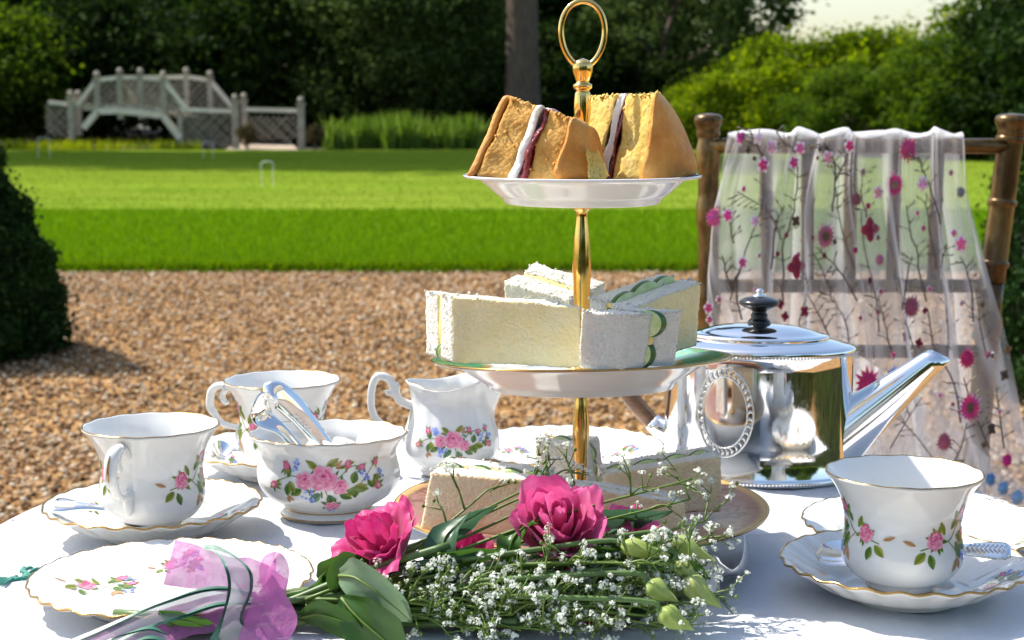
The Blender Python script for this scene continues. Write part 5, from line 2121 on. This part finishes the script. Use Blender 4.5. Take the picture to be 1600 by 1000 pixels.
MG, RD, PK, DU, BL = (.62, .02, .20), (.33, .01, .055), (.80, .12, .38), (.40, .09, .16), (.12, .30, .60)
for a in [(1397, 290, 15, 'daisy', MG, (.22, .17, .10)), (1290, 368, 16, 'daisy', DU, (.10, .06, .03)), (1420, 231, 18, 'carnation', (.55, .05, .18)),
          (1158, 217, 9, 'blossom', (.80, .02, .33)), (1192, 257, 10, 'blossom', MG), (1240, 256, 9, 'blossom', MG), (1248, 234, 9, 'blossom', PK), (1327, 231, 9, 'blossom', MG), (1138, 336, 9, 'blossom', (.8, .02, .33)),
          (1160, 410, 8, 'blossom', MG), (1499, 380, 11, 'blossom', PK), (1105, 340, 15, 'carnation', PK), (1358, 358, 18, 'red', RD), (1245, 416, 18, 'red', RD), (1228, 492, 8, 'red', RD), (1220, 474, 8, 'red', RD),
          (1256, 484, 9, 'red', RD), (1358, 440, 6, 'red', RD), (1415, 528, 9, 'red', RD), (1436, 534, 8, 'red', RD), (1355, 600, 24, 'carnation', (.52, .01, .13)), (1397, 590, 17, 'carnation', BL), (1425, 480, 18, 'carnation', DU),
          (1510, 560, 15, 'carnation', (.55, .01, .13)), (1514, 636, 18, 'daisy', MG, (.15, .05, .05)), (1572, 718, 11, 'carnation', (.65, .01, .25)), (1546, 748, 11, 'carnation', BL), (1566, 762, 12, 'carnation', (.2, .42, .7)),
          (1588, 776, 13, 'carnation', (.3, .52, .78)), (1474, 690, 15, 'carnation', DU), (1185, 190 + 30, 8, 'blossom', (.85, .6, .7)), (1292, 245, 9, 'blossom', (.7, .3, .42)), (1205, 228, 10, 'blossom', (.75, .4, .52)),
          (1370, 300, 9, 'blossom', (.6, .25, .35)), (1338, 312, 11, 'carnation', (.35, .12, .15)), (1440, 285, 10, 'blossom', (.75, .35, .5)), (1375, 405, 9, 'carnation', (.6, .2, .35)), (1178, 345, 8, 'blossom', (.75, .4, .55)),
          (1242, 345, 9, 'red', (.14, .09, .05)), (1500, 300, 9, 'carnation', (.3, .28, .3)), (1574, 545, 8, 'red', (.3, .2, .1)), (1568, 585, 9, 'red', (.12, .08, .06)), (1548, 670, 9, 'red', (.10, .07, .05)),
          (1105, 482, 8, 'blossom', MG), (1106, 500, 6, 'blossom', MG)]:
    u, v, r, kind, col = a[:5]
    flower(u, v, r * 1.08, kind, col, a[5] if len(a) > 5 else None, .75, rs.uniform(0, 1))


for k in range(46):      # scattered little blossoms and leaves
    v = rs.uniform(225, 700)
    l_, r_, _ = edges((v - 212) / 640)
    flower(rs.uniform(l_ + 8, min(r_ - 8, 1590)), v, rs.uniform(3.5, 6.5), rs.choice(['blossom', 'red', 'carnation']), rs.choice([MG, RD, PK, DU, (.16, .12, .07), (.22, .17, .08), (.12, .09, .06)]), None, .75, rs.uniform(0, 1))


def branch(pts, w=1.3, twigs=6):
    mb = MB()
    P = [on_scarf(u, v) - Vector((0, .0025, 0)) for u, v in [(q.x, q.y) for q in crom([(a, b, 0) for a, b in pts], 4)]]
    col = rs.choice([(.10, .06, .05), (.14, .09, .07), (.08, .06, .055)])
    mb.add(tube(P, [w * PXM * .9 * (1.2 - .5 * i / len(P)) for i in range(len(P))], 6), col)
    for k in range(twigs):
        i = rs.randrange(1, len(P) - 1)
        d = (P[i + 1] - P[i - 1]).normalized()
        sgn = rs.choice((-1, 1))
        side = Vector((-d.z * sgn, 0, d.x * sgn))
        e = P[i] + (d * rs.uniform(.4, 1.0) + side) * rs.uniform(.005, .012)
        mb.add(tube([P[i], (P[i] + e) / 2 + d * .001, e], [w * PXM * .6, w * PXM * .5, w * PXM * .35], 5), col)
        # leaf at the end of the twig
        q = (e - P[i]).normalized()
        mb.add(tube([e - q * .002, e + q * .002, e + q * .006], [.0004, .0022, .0003], 6, .5), rs.choice([(.13, .10, .06), (.09, .07, .06), (.2, .16, .06)]))
    return mb.build('embroidered_branch', M['thread'], sf, True, True, True)


for pts in ([(1140, 470), (1165, 390), (1190, 320), (1192, 262)], [(1225, 470), (1222, 390), (1240, 330), (1246, 262)], [(1195, 250), (1180, 225), (1172, 205)], [(1245, 240), (1225, 220), (1212, 200)],
            [(1222, 375), (1200, 330), (1170, 310), (1150, 298)], [(1300, 330), (1305, 285), (1300, 245), (1285, 215)], [(1305, 285), (1315, 262), (1326, 240)], [(1335, 420), (1315, 360), (1305, 290)],
            [(1300, 470), (1290, 430), (1270, 395)], [(1340, 470), (1310, 420), (1275, 385)], [(1445, 470), (1432, 400), (1420, 350), (1416, 320)], [(1470, 350), (1455, 300), (1440, 260), (1436, 240)], [(1462, 420), (1450, 340), (1445, 300)],
            [(1160, 500), (1150, 455), (1158, 416)], [(1145, 455), (1135, 430), (1128, 400)], [(1375, 520), (1365, 450), (1350, 390), (1345, 330)], [(1395, 560), (1380, 500), (1372, 460)], [(1430, 600), (1425, 540), (1412, 490), (1405, 430)],
            [(1480, 560), (1478, 480), (1470, 420), (1478, 380)], [(1520, 500), (1515, 440), (1500, 400)], [(1500, 660), (1490, 600), (1460, 540), (1448, 480)], [(1545, 700), (1520, 640), (1505, 590)], [(1390, 700), (1420, 650), (1440, 620)],
            [(1460, 720), (1430, 680), (1405, 655), (1390, 640)], [(1540, 560), (1530, 500), (1525, 450)], [(1260, 540), (1250, 500), (1262, 450), (1255, 425)], [(1300, 545), (1285, 500), (1255, 450)], [(1330, 560), (1320, 500), (1300, 460)],
            [(1205, 420), (1210, 360), (1225, 320)], [(1145, 380), (1140, 350), (1128, 320)], [(1568, 700), (1560, 640), (1555, 600)], [(1355, 340), (1345, 300), (1350, 260)], [(1410, 480), (1418, 430), (1425, 400)],
            [(1480, 740), (1500, 700), (1510, 660)]):
    branch(pts, rs.uniform(1.0, 1.6), rs.randrange(7, 13))

# ================================================================ BOUQUET
bq = thing('bouquet', 'bouquet of pink roses, white gypsophila and green leaves tied with ribbons', 'bouquet', at(420, 975, .905))
def petal_mat(name, a, b, c, tr=.35):
    m = Mat(name, b, .5, Sheen_Weight=.2, spec=.35)
    oi = m.n('ObjectInfo')
    n1 = m.noise(160, 4, .6)
    col = m.mix(m.ramp(n1, [(.3, 0.0), (.75, 1.0)]), m.ramp(oi.outputs['Random'], [(0, a), (1, b)]), c)
    m.color(col)
    m.bump(m.noise(420, 3), .25, .0006)
    m.translucent(tr, from_color=col)
    M[name] = m.m


petal_mat('petal_magenta', (.50, .012, .15), (.62, .02, .20), (.70, .08, .27))
petal_mat('petal_pink', (.66, .06, .26), (.74, .09, .32), (.80, .20, .43))
petal_mat('petal_deep', (.30, .008, .08), (.36, .01, .10), (.45, .03, .14))
gm = simple('stem_green', (.085, .15, .035), .45, var=.35, vscale=60)
simple('stem_dark', (.035, .085, .025), .45, var=.35, vscale=60)
simple('twig_green', (.12, .19, .028), .5, var=.3, vscale=120)
m = Mat('gyp_white', (.80, .82, .74), .6)
m.translucent(.3, (.85, .88, .75))
M['gyp_white'] = m.m


def broad_leaf_mat(name, dark, light, rough=.35):
    m = Mat(name, dark, rough, spec=.4)
    uvn = m.noise(35, 5, .6)
    m.color(m.ramp(uvn, [(.3, dark), (.7, light)]))
    m.bump(m.noise(220, 4), .2, .0008)
    m.translucent(.25, tuple(min(1, c * 1.6) for c in light))
    M[name] = m.m


broad_leaf_mat('leaf_pale', (.13, .23, .12), (.22, .32, .18), .3)
broad_leaf_mat('leaf_green', (.030, .085, .012), (.055, .13, .02), .3)
broad_leaf_mat('leaf_bluish', (.030, .085, .045), (.06, .14, .075), .3)
broad_leaf_mat('bud_green', (.26, .36, .07), (.46, .52, .18), .45)


def blade(name, pts, wid, mat, curl=.25, side=None, parent=bq):
    """leaf along a 3D midrib with half-widths; curl lifts the margins"""
    P = crom(pts, 5)
    n = len(P)
    V, F = [], []
    for i, p in enumerate(P):
        f = i / (n - 1)
        tn = (P[min(i + 1, n - 1)] - P[max(i - 1, 0)]).normalized()
        s_ = Vector(side) if side else Vector((0, -.6, .8))
        s_ = (s_ - tn * s_.dot(tn)).normalized()
        nn = tn.cross(s_)
        if nn.y > 0:
            nn = -nn
        w = float(np.interp(f, [k / (len(wid) - 1) for k in range(len(wid))], wid))
        for k in range(-4, 5):
            q = k / 4
            V.append(p + s_ * (w * q) + nn * (w * curl * q * q + (.0006 if k == 0 else 0) + .0015 * noise.noise(p * 90 + Vector((q * 3, 0, 0)))))
    for i in range(n - 1):
        for k in range(8):
            a = i * 9 + k
            F.append((a, a + 1, a + 10, a + 9))
    lf = obj(name, V, F, M[mat], parent, True)
    mid = [V[i * 9 + 4] - Vector((0, .0004, -.0003)) for i in range(n)]
    v2, f2 = tube(mid, [.0009 * (1.1 - i / n) for i in range(n)], 5)
    obj('midrib', v2, f2, M['twig_green'], lf, True)
    return lf


def rose(label, center, axis, R, H, layers, mat, seed, openness=.3, part='rose'):
    r = random.Random(seed)
    ax = Vector(axis).normalized()
    e1 = ax.orthogonal().normalized()
    e2 = ax.cross(e1)
    root = thing(part, None, None, Vector(center) - root_of(bq))
    root.parent = bq
    root['label'] = label
    base = Vector(center) - ax * H * .45
    for l in range(layers):
        fl = l / (layers - 1)
        n = (3, 3, 4, 4, 5, 5)[l]
        Rl = R * (.22 + .78 * fl)
        Hl = H * (1.0 - .18 * fl * (1 + openness))
        wide = 2 * PI / n * (1.25 if l else 1.6)
        for k in range(n):
            th0 = 2 * PI * k / n + l * .9 + r.uniform(-.2, .2)
            cu = openness * fl * r.uniform(.5, 1.4)
            hj = Hl * r.uniform(.88, 1.08)
            ph = r.uniform(0, 9)

            def pt(u, v):
                a = th0 + (u - .5) * wide * (.45 + .55 * math.sin(PI * min(1, .12 + v * .75)))
                edge = 1 - .20 * (2 * u - 1) ** 2 * v
                rad = Rl * (.25 * v ** .3 + .75 * math.sin(min(1, v * 1.05) * PI * .55)) * (1 + cu * 1.1 * v ** 4)
                rad += Rl * .07 * v * math.sin(a * 5 + ph) + R * .05 * v * v * noise.noise((a * 2 + ph, v * 2, l))
                h = hj * edge * (v - cu * .55 * v ** 5)
                h += H * .05 * v * v * math.sin(u * 9 + ph) + H * .018 * v ** 4 * math.sin(u * 27 + ph * 3)
                return base + (e1 * math.cos(a) + e2 * math.sin(a)) * rad + ax * h
            V, F = grid(pt, 22, 14)
            obj('petal', V, F, M[mat], root, True)
    # green cup under the petals
    V, F = [], []
    for k in range(5):
        a = 2 * PI * k / 5
        d = e1 * math.cos(a) + e2 * math.sin(a)
        V2, F2 = tube([base - ax * .001, base + d * R * .45 + ax * H * .06, base + d * R * .85 - ax * H * .05], [.002, .0035, .0005], 6, .3)
        o = len(V)
        V += V2
        F += [tuple(i + o for i in f) for f in F2]
    obj('calyx', V, F, M['stem_green'], root, True)
    return base, ax


bind = at(425, 962, .912)
heads = []
heads.append(rose('magenta rose at the left of the bouquet, seen from the side', at(594, 850, .935), (-.50, -.38, .78), .0225, .040, 5, 'petal_magenta', 3, .38))
heads.append(rose('big bright pink rose on top of the bouquet', at(874, 818, .930), (-.12, -.62, .72), .0235, .043, 5, 'petal_pink', 8, .16))
heads.append(rose('pink rose half hidden right of the big rose', at(988, 826, .960), (.2, -.3, .9), .0150, .024, 4, 'petal_pink', 14, .4))
heads.append(rose('deep pink rose sunk among the gypsophila', at(942, 918, .935), (.1, -.7, .6), .0200, .028, 5, 'petal_deep', 19, .3))
heads.append(rose('dark magenta rose behind the crossing stems', at(728, 872, .965), (.1, -.5, .8), .0160, .024, 4, 'petal_deep', 25, .3))
for i, (b, ax) in enumerate(heads):
    e = bind + Vector((random.uniform(-.004, .004), random.uniform(-.004, .004), random.uniform(-.004, .004)))
    tl = e + Vector((-.05 - .01 * i, -.010 + .006 * i, -.004))
    tl.z = max(tl.z, T + .006)
    mid = (b - ax * .03 + e) / 2 - Vector((0, 0, .004))
    mid.z = max(mid.z, T + .012)
    V, F = tube(crom([b, b - ax * .014, mid, e, tl], 6), .0026, 8)
    obj('stem', V, F, M['stem_green'], bq, True)
# further stems of the bunch
rb = random.Random(12)
for i in range(12):
    e = bind + Vector((rb.uniform(-.006, .006), rb.uniform(-.012, .012), rb.uniform(-.008, .010)))
    e.z = max(e.z, T + .004)
    far = at(rb.uniform(640, 1080), rb.uniform(850, 990), rb.uniform(.89, .95))
    far.z = max(far.z, T + .006)
    tl = at(rb.uniform(280, 350), rb.uniform(975, 1020), .895 + rb.uniform(0, .02))
    tl.z = max(tl.z, T + .005)
    V, F = tube(crom([far, (far + e) / 2 + Vector((0, 0, rb.uniform(-.004, .006))), e, tl], 6), rb.uniform(.0014, .0028), 8)
    obj('stem', V, F, M[rb.choice(['stem_green', 'stem_dark', 'stem_green'])], bq, True)

# leaves
A = lambda *p: [at(*q) for q in p]
blade('leaf', A((531, 900, .905), (560, 905, .893), (605, 938, .885), (644, 972, .890)), [.004, .0115, .0130, .010, .0006], 'leaf_pale', .2, (.5, -.3, .8))['label'] = 'pale grey-green leaf in front of the stems'
blade('leaf', A((540, 930, .915), (528, 905, .912), (545, 885, .918), (580, 878, .925)), [.002, .008, .009, .0006], 'leaf_green', .3, (-.8, -.3, .3))
blade('leaf', A((535, 935, .895), (560, 965, .885), (600, 1000, .878), (640, 1040, .875)), [.003, .014, .017, .0008], 'leaf_green', .15, (.7, -.2, .7))
blade('leaf', A((655, 860, .955), (690, 835, .95), (735, 808, .95), (776, 789, .955)), [.003, .0095, .0085, .0005], 'leaf_bluish', .25, (.3, -.5, .8))
blade('leaf', A((905, 815, .958), (950, 808, .953), (1000, 808, .953), (1050, 800, .96)), [.004, .0085, .008, .0005], 'leaf_bluish', .2, (.0, -.5, .8))
blade('leaf', A((930, 870, .935), (965, 850, .928), (1010, 846, .928), (1050, 856, .93)), [.002, .0065, .006, .0005], 'leaf_green', .25, (.1, -.4, .9))
blade('leaf', A((340, 990, .893), (310, 975, .885), (275, 965, .882), (248, 955, .88)), [.002, .0075, .0085, .0010], 'leaf_green', .2, (.2, -.5, .8))['label'] = 'green leaf sticking out left below the ribbon'
blade('leaf', A((440, 950, .925), (470, 935, .925), (500, 912, .93), (530, 890, .935)), [.003, .009, .008, .0005], 'leaf_green', .2, (.5, -.2, .8))
blade('leaf', A((1010, 880, .93), (1040, 870, .928), (1075, 880, .925), (1110, 905, .925)), [.002, .0075, .0075, .0006], 'leaf_green', .3, (.1, -.4, .9))
blade('leaf', A((900, 850, .945), (935, 845, .945), (965, 825, .95), (985, 800, .955)), [.002, .007, .006, .0006], 'leaf_bluish', .3, (.4, -.4, .8))
for k in range(12):
    u, v = rb.uniform(700, 1040), rb.uniform(890, 995)
    y = rb.uniform(.905, .94)
    d = rb.uniform(-25, 25)
    blade('leaf', A((u, v, y), (u + 30, v + d * .4, y - .004), (u + 60, v + d, y)), [.001, .0045, .0004], rb.choice(['leaf_green', 'leaf_bluish']), .3)


# broad dark leaves round the roses
blade('leaf', A((700, 905, .925), (690, 870, .92), (700, 835, .925), (735, 800, .935)), [.003, .0105, .0100, .0006], 'leaf_bluish', .25, (.8, -.3, .3))
blade('leaf', A((650, 890, .925), (690, 880, .915), (740, 868, .912), (790, 862, .918)), [.003, .0085, .0085, .0006], 'leaf_green', .2, (.1, -.5, .8))
blade('leaf', A((790, 880, .925), (800, 850, .92), (822, 822, .925), (850, 800, .935)), [.003, .0095, .0085, .0006], 'leaf_green', .25, (.7, -.3, .5))
blade('leaf', A((470, 965, .905), (505, 960, .895), (545, 975, .888), (580, 1000, .885)), [.003, .0100, .0100, .0006], 'leaf_green', .2, (.2, -.4, .9))
blade('leaf', A((500, 905, .93), (515, 890, .925), (545, 880, .925), (600, 890, .93)), [.003, .0080, .0080, .0006], 'leaf_green', .2, (.2, -.4, .9))
blade('leaf', A((880, 880, .918), (920, 868, .912), (955, 870, .912), (990, 888, .915)), [.002, .0075, .0075, .0006], 'leaf_green', .2, (.1, -.4, .9))


# closed green buds
def bud(a, b, r, mat='bud_green'):
    a, b = Vector(a), Vector(b)
    P = [a + (b - a) * k / 12 for k in range(13)]
    r *= .66
    R_ = [r * f for f in (.3, .75, .98, 1.05, 1.0, .92, .82, .7, .58, .45, .33, .2, .03)]
    t_ = (b - a).normalized()
    e1 = t_.orthogonal().normalized()
    e2 = t_.cross(e1)
    V, F = [], []
    n = 20
    for i, p in enumerate(P):
        for k in range(n):
            th = 2 * PI * k / n + i * .16
            rr = R_[i] * (1 + .22 * math.cos(5 * (2 * PI * k / n)))
            V.append(p + (e1 * math.cos(th) + e2 * math.sin(th)) * rr)
    for i in range(12):
        for k in range(n):
            F.append((i * n + k, i * n + (k + 1) % n, (i + 1) * n + (k + 1) % n, (i + 1) * n + k))
    o = obj('flower_bud', V, F, M[mat], bq, True)
    st = bind.lerp(a, .55) + Vector((0, 0, .01))
    V, F = tube(crom([a, a - t_ * .012, st], 5), .0016, 6)
    obj('stem', V, F, M['stem_green'], o, True)


bud(at(970, 852, .905), at(1048, 868, .90), .0068)
bud(at(1050, 845, .92), at(1114, 874, .915), .0076)
bud(at(1010, 912, .89), at(1060, 940, .885), .0078)
bud(at(1068, 905, .90), at(1128, 950, .89), .0090)
bud(at(1030, 955, .878), at(1085, 985, .875), .0080)
bud(at(1055, 880, .905), at(1098, 912, .90), .0068)


# gypsophila
rg_ = random.Random(77)


def spray(tip, seed, full=True):
    r = random.Random(seed)
    tip = Vector(tip)
    st, fl = MB(), [[], [], []]
    start = bind + Vector((.02, r.uniform(-.008, .008), r.uniform(-.002, .012)))
    mid = start.lerp(tip, .55) + Vector((0, 0, r.uniform(-.006, .008)))
    mid.z = max(mid.z, T + .008)
    P = crom([start, mid, tip], 8)
    st.add(tube(P, [.0012 - .0006 * i / len(P) for i in range(len(P))], 5))
    FV, FF = [], []

    def puff(c, rad):
        n = r.randrange(11, 17)
        for k in range(n):
            d = Vector((r.gauss(0, 1), r.gauss(0, 1), r.gauss(0, 1) + .5)).normalized()
            a = d.orthogonal().normalized()
            a.rotate(Matrix.Rotation(r.uniform(0, 6), 3, d))
            b = d.cross(a)
            p = c + d * rad * r.uniform(.3, .8)
            s = rad * r.uniform(.38, .65)
            o = len(FV)
            FV.extend([p - a * s * .5 - d * s * .3, p + b * s * .5, p + a * s * .6 + d * s * .25, p - b * s * .5])
            FF.append((o, o + 1, o + 2, o + 3))

    for k in range(r.randrange(5, 8) if full else r.randrange(2, 4)):
        i = r.randrange(int(len(P) * (.55 if full else .8)), len(P))
        p0 = P[i]
        d = (tip - start).normalized() * r.uniform(.2, 1.0) + Vector((r.gauss(0, .5), r.gauss(0, .45), r.gauss(.35, .5)))
        d.normalize()
        e = p0 + d * r.uniform(.011, .024)
        if e.z < T + .004:
            e.z = T + .004 + r.uniform(0, .01)
        st.add(tube(crom([p0, (p0 + e) / 2 + Vector((0, 0, .002)), e], 3), [.0007, .0007, .0006, .0006, .0005, .0005, .0004], 4))
        for q in range(r.randrange(3, 6)):
            d2 = (d + Vector((r.gauss(0, .6), r.gauss(0, .6), r.gauss(.25, .6)))).normalized()
            s0 = p0.lerp(e, r.uniform(.5, 1.0))
            g = s0 + d2 * r.uniform(.006, .014)
            g.z = max(g.z, T + .004)
            st.add(tube([s0, (s0 + g) / 2, g], [.0004, .00035, .0003], 4))
            if r.random() < .16:
                V, F = lathe([(0, -.0012), (.0009, -.0006), (.0011, .0004), (.0006, .0013), (0, .0016)], 6)
                st.add(([Vector(v) + g for v in V], F))
            else:
                puff(g, r.uniform(.0022, .0038))
    s_ = st.build('gypsophila_spray', M['twig_green'], bq, True)
    bl = obj('blossoms', FV, FF, M['gyp_white'], s_, True, smooth=False)
    bl['kind'] = 'stuff'


tips = [(740, 785, .945), (868, 742, .985), (880, 748, .98), (898, 757, .975), (1082, 748, .945), (1078, 780, .95), (1100, 815, .945), (1110, 850, .94)]
for k, q in enumerate(tips):
    spray(at(*q), 300 + k, False)
for k in range(48):
    u = 700 + 405 * rg_.random() ** .6
    lo = np.interp(u, [640, 760, 900, 960, 1125], [925, 905, 905, 870, 865])
    v = rg_.uniform(lo, 1015)
    y = rg_.uniform(.885, .94)
    p_ = at(u, v, y)
    p_.z = max(p_.z, T + .008)
    spray(p_, 500 + k)
for (u, v, y, sd) in ((690, 930, .90, 1), (660, 910, .905, 2), (715, 955, .892, 3), (740, 985, .885, 4), (800, 960, .89, 5), (860, 985, .885, 6)):
    spray(at(u, v, y), 700 + sd)


# ribbons
def ribbon(name, ea, eb, mat, parent=bq, n=6, rip=.0012):
    a = crom([at(*q) for q in ea], n)
    b = crom([at(*q) for q in eb], n)
    m_ = len(a)
    K = 8

    def fn(s, t):
        i = min(m_ - 1, int(round(t * (m_ - 1))))
        p = a[i].lerp(b[i], s)
        return p + Vector((0, 1, .4)) * (rip * noise.noise(p * 120) + .003 * math.sin(PI * s) * math.sin(t * 5))
    V, F = grid(fn, K, m_ - 1)
    if name is None:
        return V, F
    return obj(name, V, F, M[mat], parent, True)


r1 = ribbon('pink_ribbon', [(450, 905, .905), (400, 875, .90), (350, 868, .90), (310, 853, .905), (274, 843, .91)], [(440, 960, .895), (395, 935, .893), (345, 925, .892), (300, 920, .893), (255, 914, .895)], 'pink_organza')
ribbon('pink_ribbon', [(445, 935, .90), (452, 890, .90), (438, 864, .903), (412, 870, .905), (405, 905, .905), (425, 940, .90)], [(425, 945, .892), (415, 905, .891), (425, 880, .893), (432, 880, .912), (428, 915, .915), (430, 945, .91)], 'pink_organza')
ribbon('pink_ribbon', [(425, 898, .893), (392, 945, .885), (372, 1000, .878), (362, 1030, .875)], [(428, 899, .893), (464, 962, .882), (452, 1000, .876), (430, 1040, .873)], 'pink_organza')
ribbon('pink_ribbon', [(400, 925, .90), (330, 930, .893), (250, 955, .89), (170, 985, .885), (120, 1010, .88)], [(410, 965, .895), (340, 985, .885), (290, 995, .88), (240, 1010, .878), (180, 1040, .87)], 'pink_organza')
g1 = ([(390, 925, .897), (340, 919, .888), (285, 930, .885), (200, 962, .882), (105, 1002, .878)], [(405, 945, .893), (345, 948, .880), (290, 965, .878), (225, 985, .875), (150, 1022, .87)])
g2 = ([(440, 1000, .885), (380, 975, .882), (395, 920, .88), (388, 885, .883), (345, 855, .90), (322, 851, .905)], [(325, 1003, .88), (345, 965, .878), (356, 920, .876), (350, 885, .880), (335, 860, .898), (318, 853, .905)])
g3 = ([(260, 990, .872), (230, 983, .87), (180, 995, .868), (140, 1012, .866)], [(265, 1006, .868), (232, 1000, .866), (190, 1012, .864), (150, 1030, .862)])
for ea, eb in (g1, g2, g3):
    rb_ = ribbon('sheer_ribbon', ea, eb, 'green_organza', rip=.0004)
    for e in (ea, eb):
        oth = eb if e is ea else ea
        e1_ = [(u, v, y - .0014) for u, v, y in e]
        e2_ = [(u + (u2 - u) * .13, v + (v2 - v) * .13, y - .0014) for (u, v, y), (u2, v2, y2) in zip(e, oth)]
        V, F = ribbon(None, e1_, e2_, 'ribbon_edge', rip=.0004)
        obj('satin_edge', V, F, M['ribbon_edge'], rb_, True)

# ================================================================ NAPKIN
tn_ = [(1010, 880, .975), (1075, 872, .968), (1116, 868, .955), (1128, 880, .948), (1145, 890, .945), (1158, 876, .955), (1163, 850, .975), (1162, 835, .99)]
bn_ = [(1010, 935, .945), (1075, 935, .94), (1117, 935, .936), (1125, 905, .945), (1143, 897, .941), (1161, 895, .948), (1168, 870, .966), (1166, 850, .985)]
a_, b_ = crom([at(*q) for q in tn_], 5), crom([on(q[0], q[1], T + .0035) for q in bn_], 5)
V, F = grid(lambda s, t: a_[int(round(s * (len(a_) - 1)))].lerp(b_[int(round(s * (len(a_) - 1)))], t), len(a_) - 1, 8)
napkin = obj('napkin', V, F, M['linen'])
sm = napkin.modifiers.new('thickness', 'SOLIDIFY')
sm.thickness = .0008
tag(napkin, 'folded white linen napkin between the bouquet and the bottom cake plate', 'napkin')
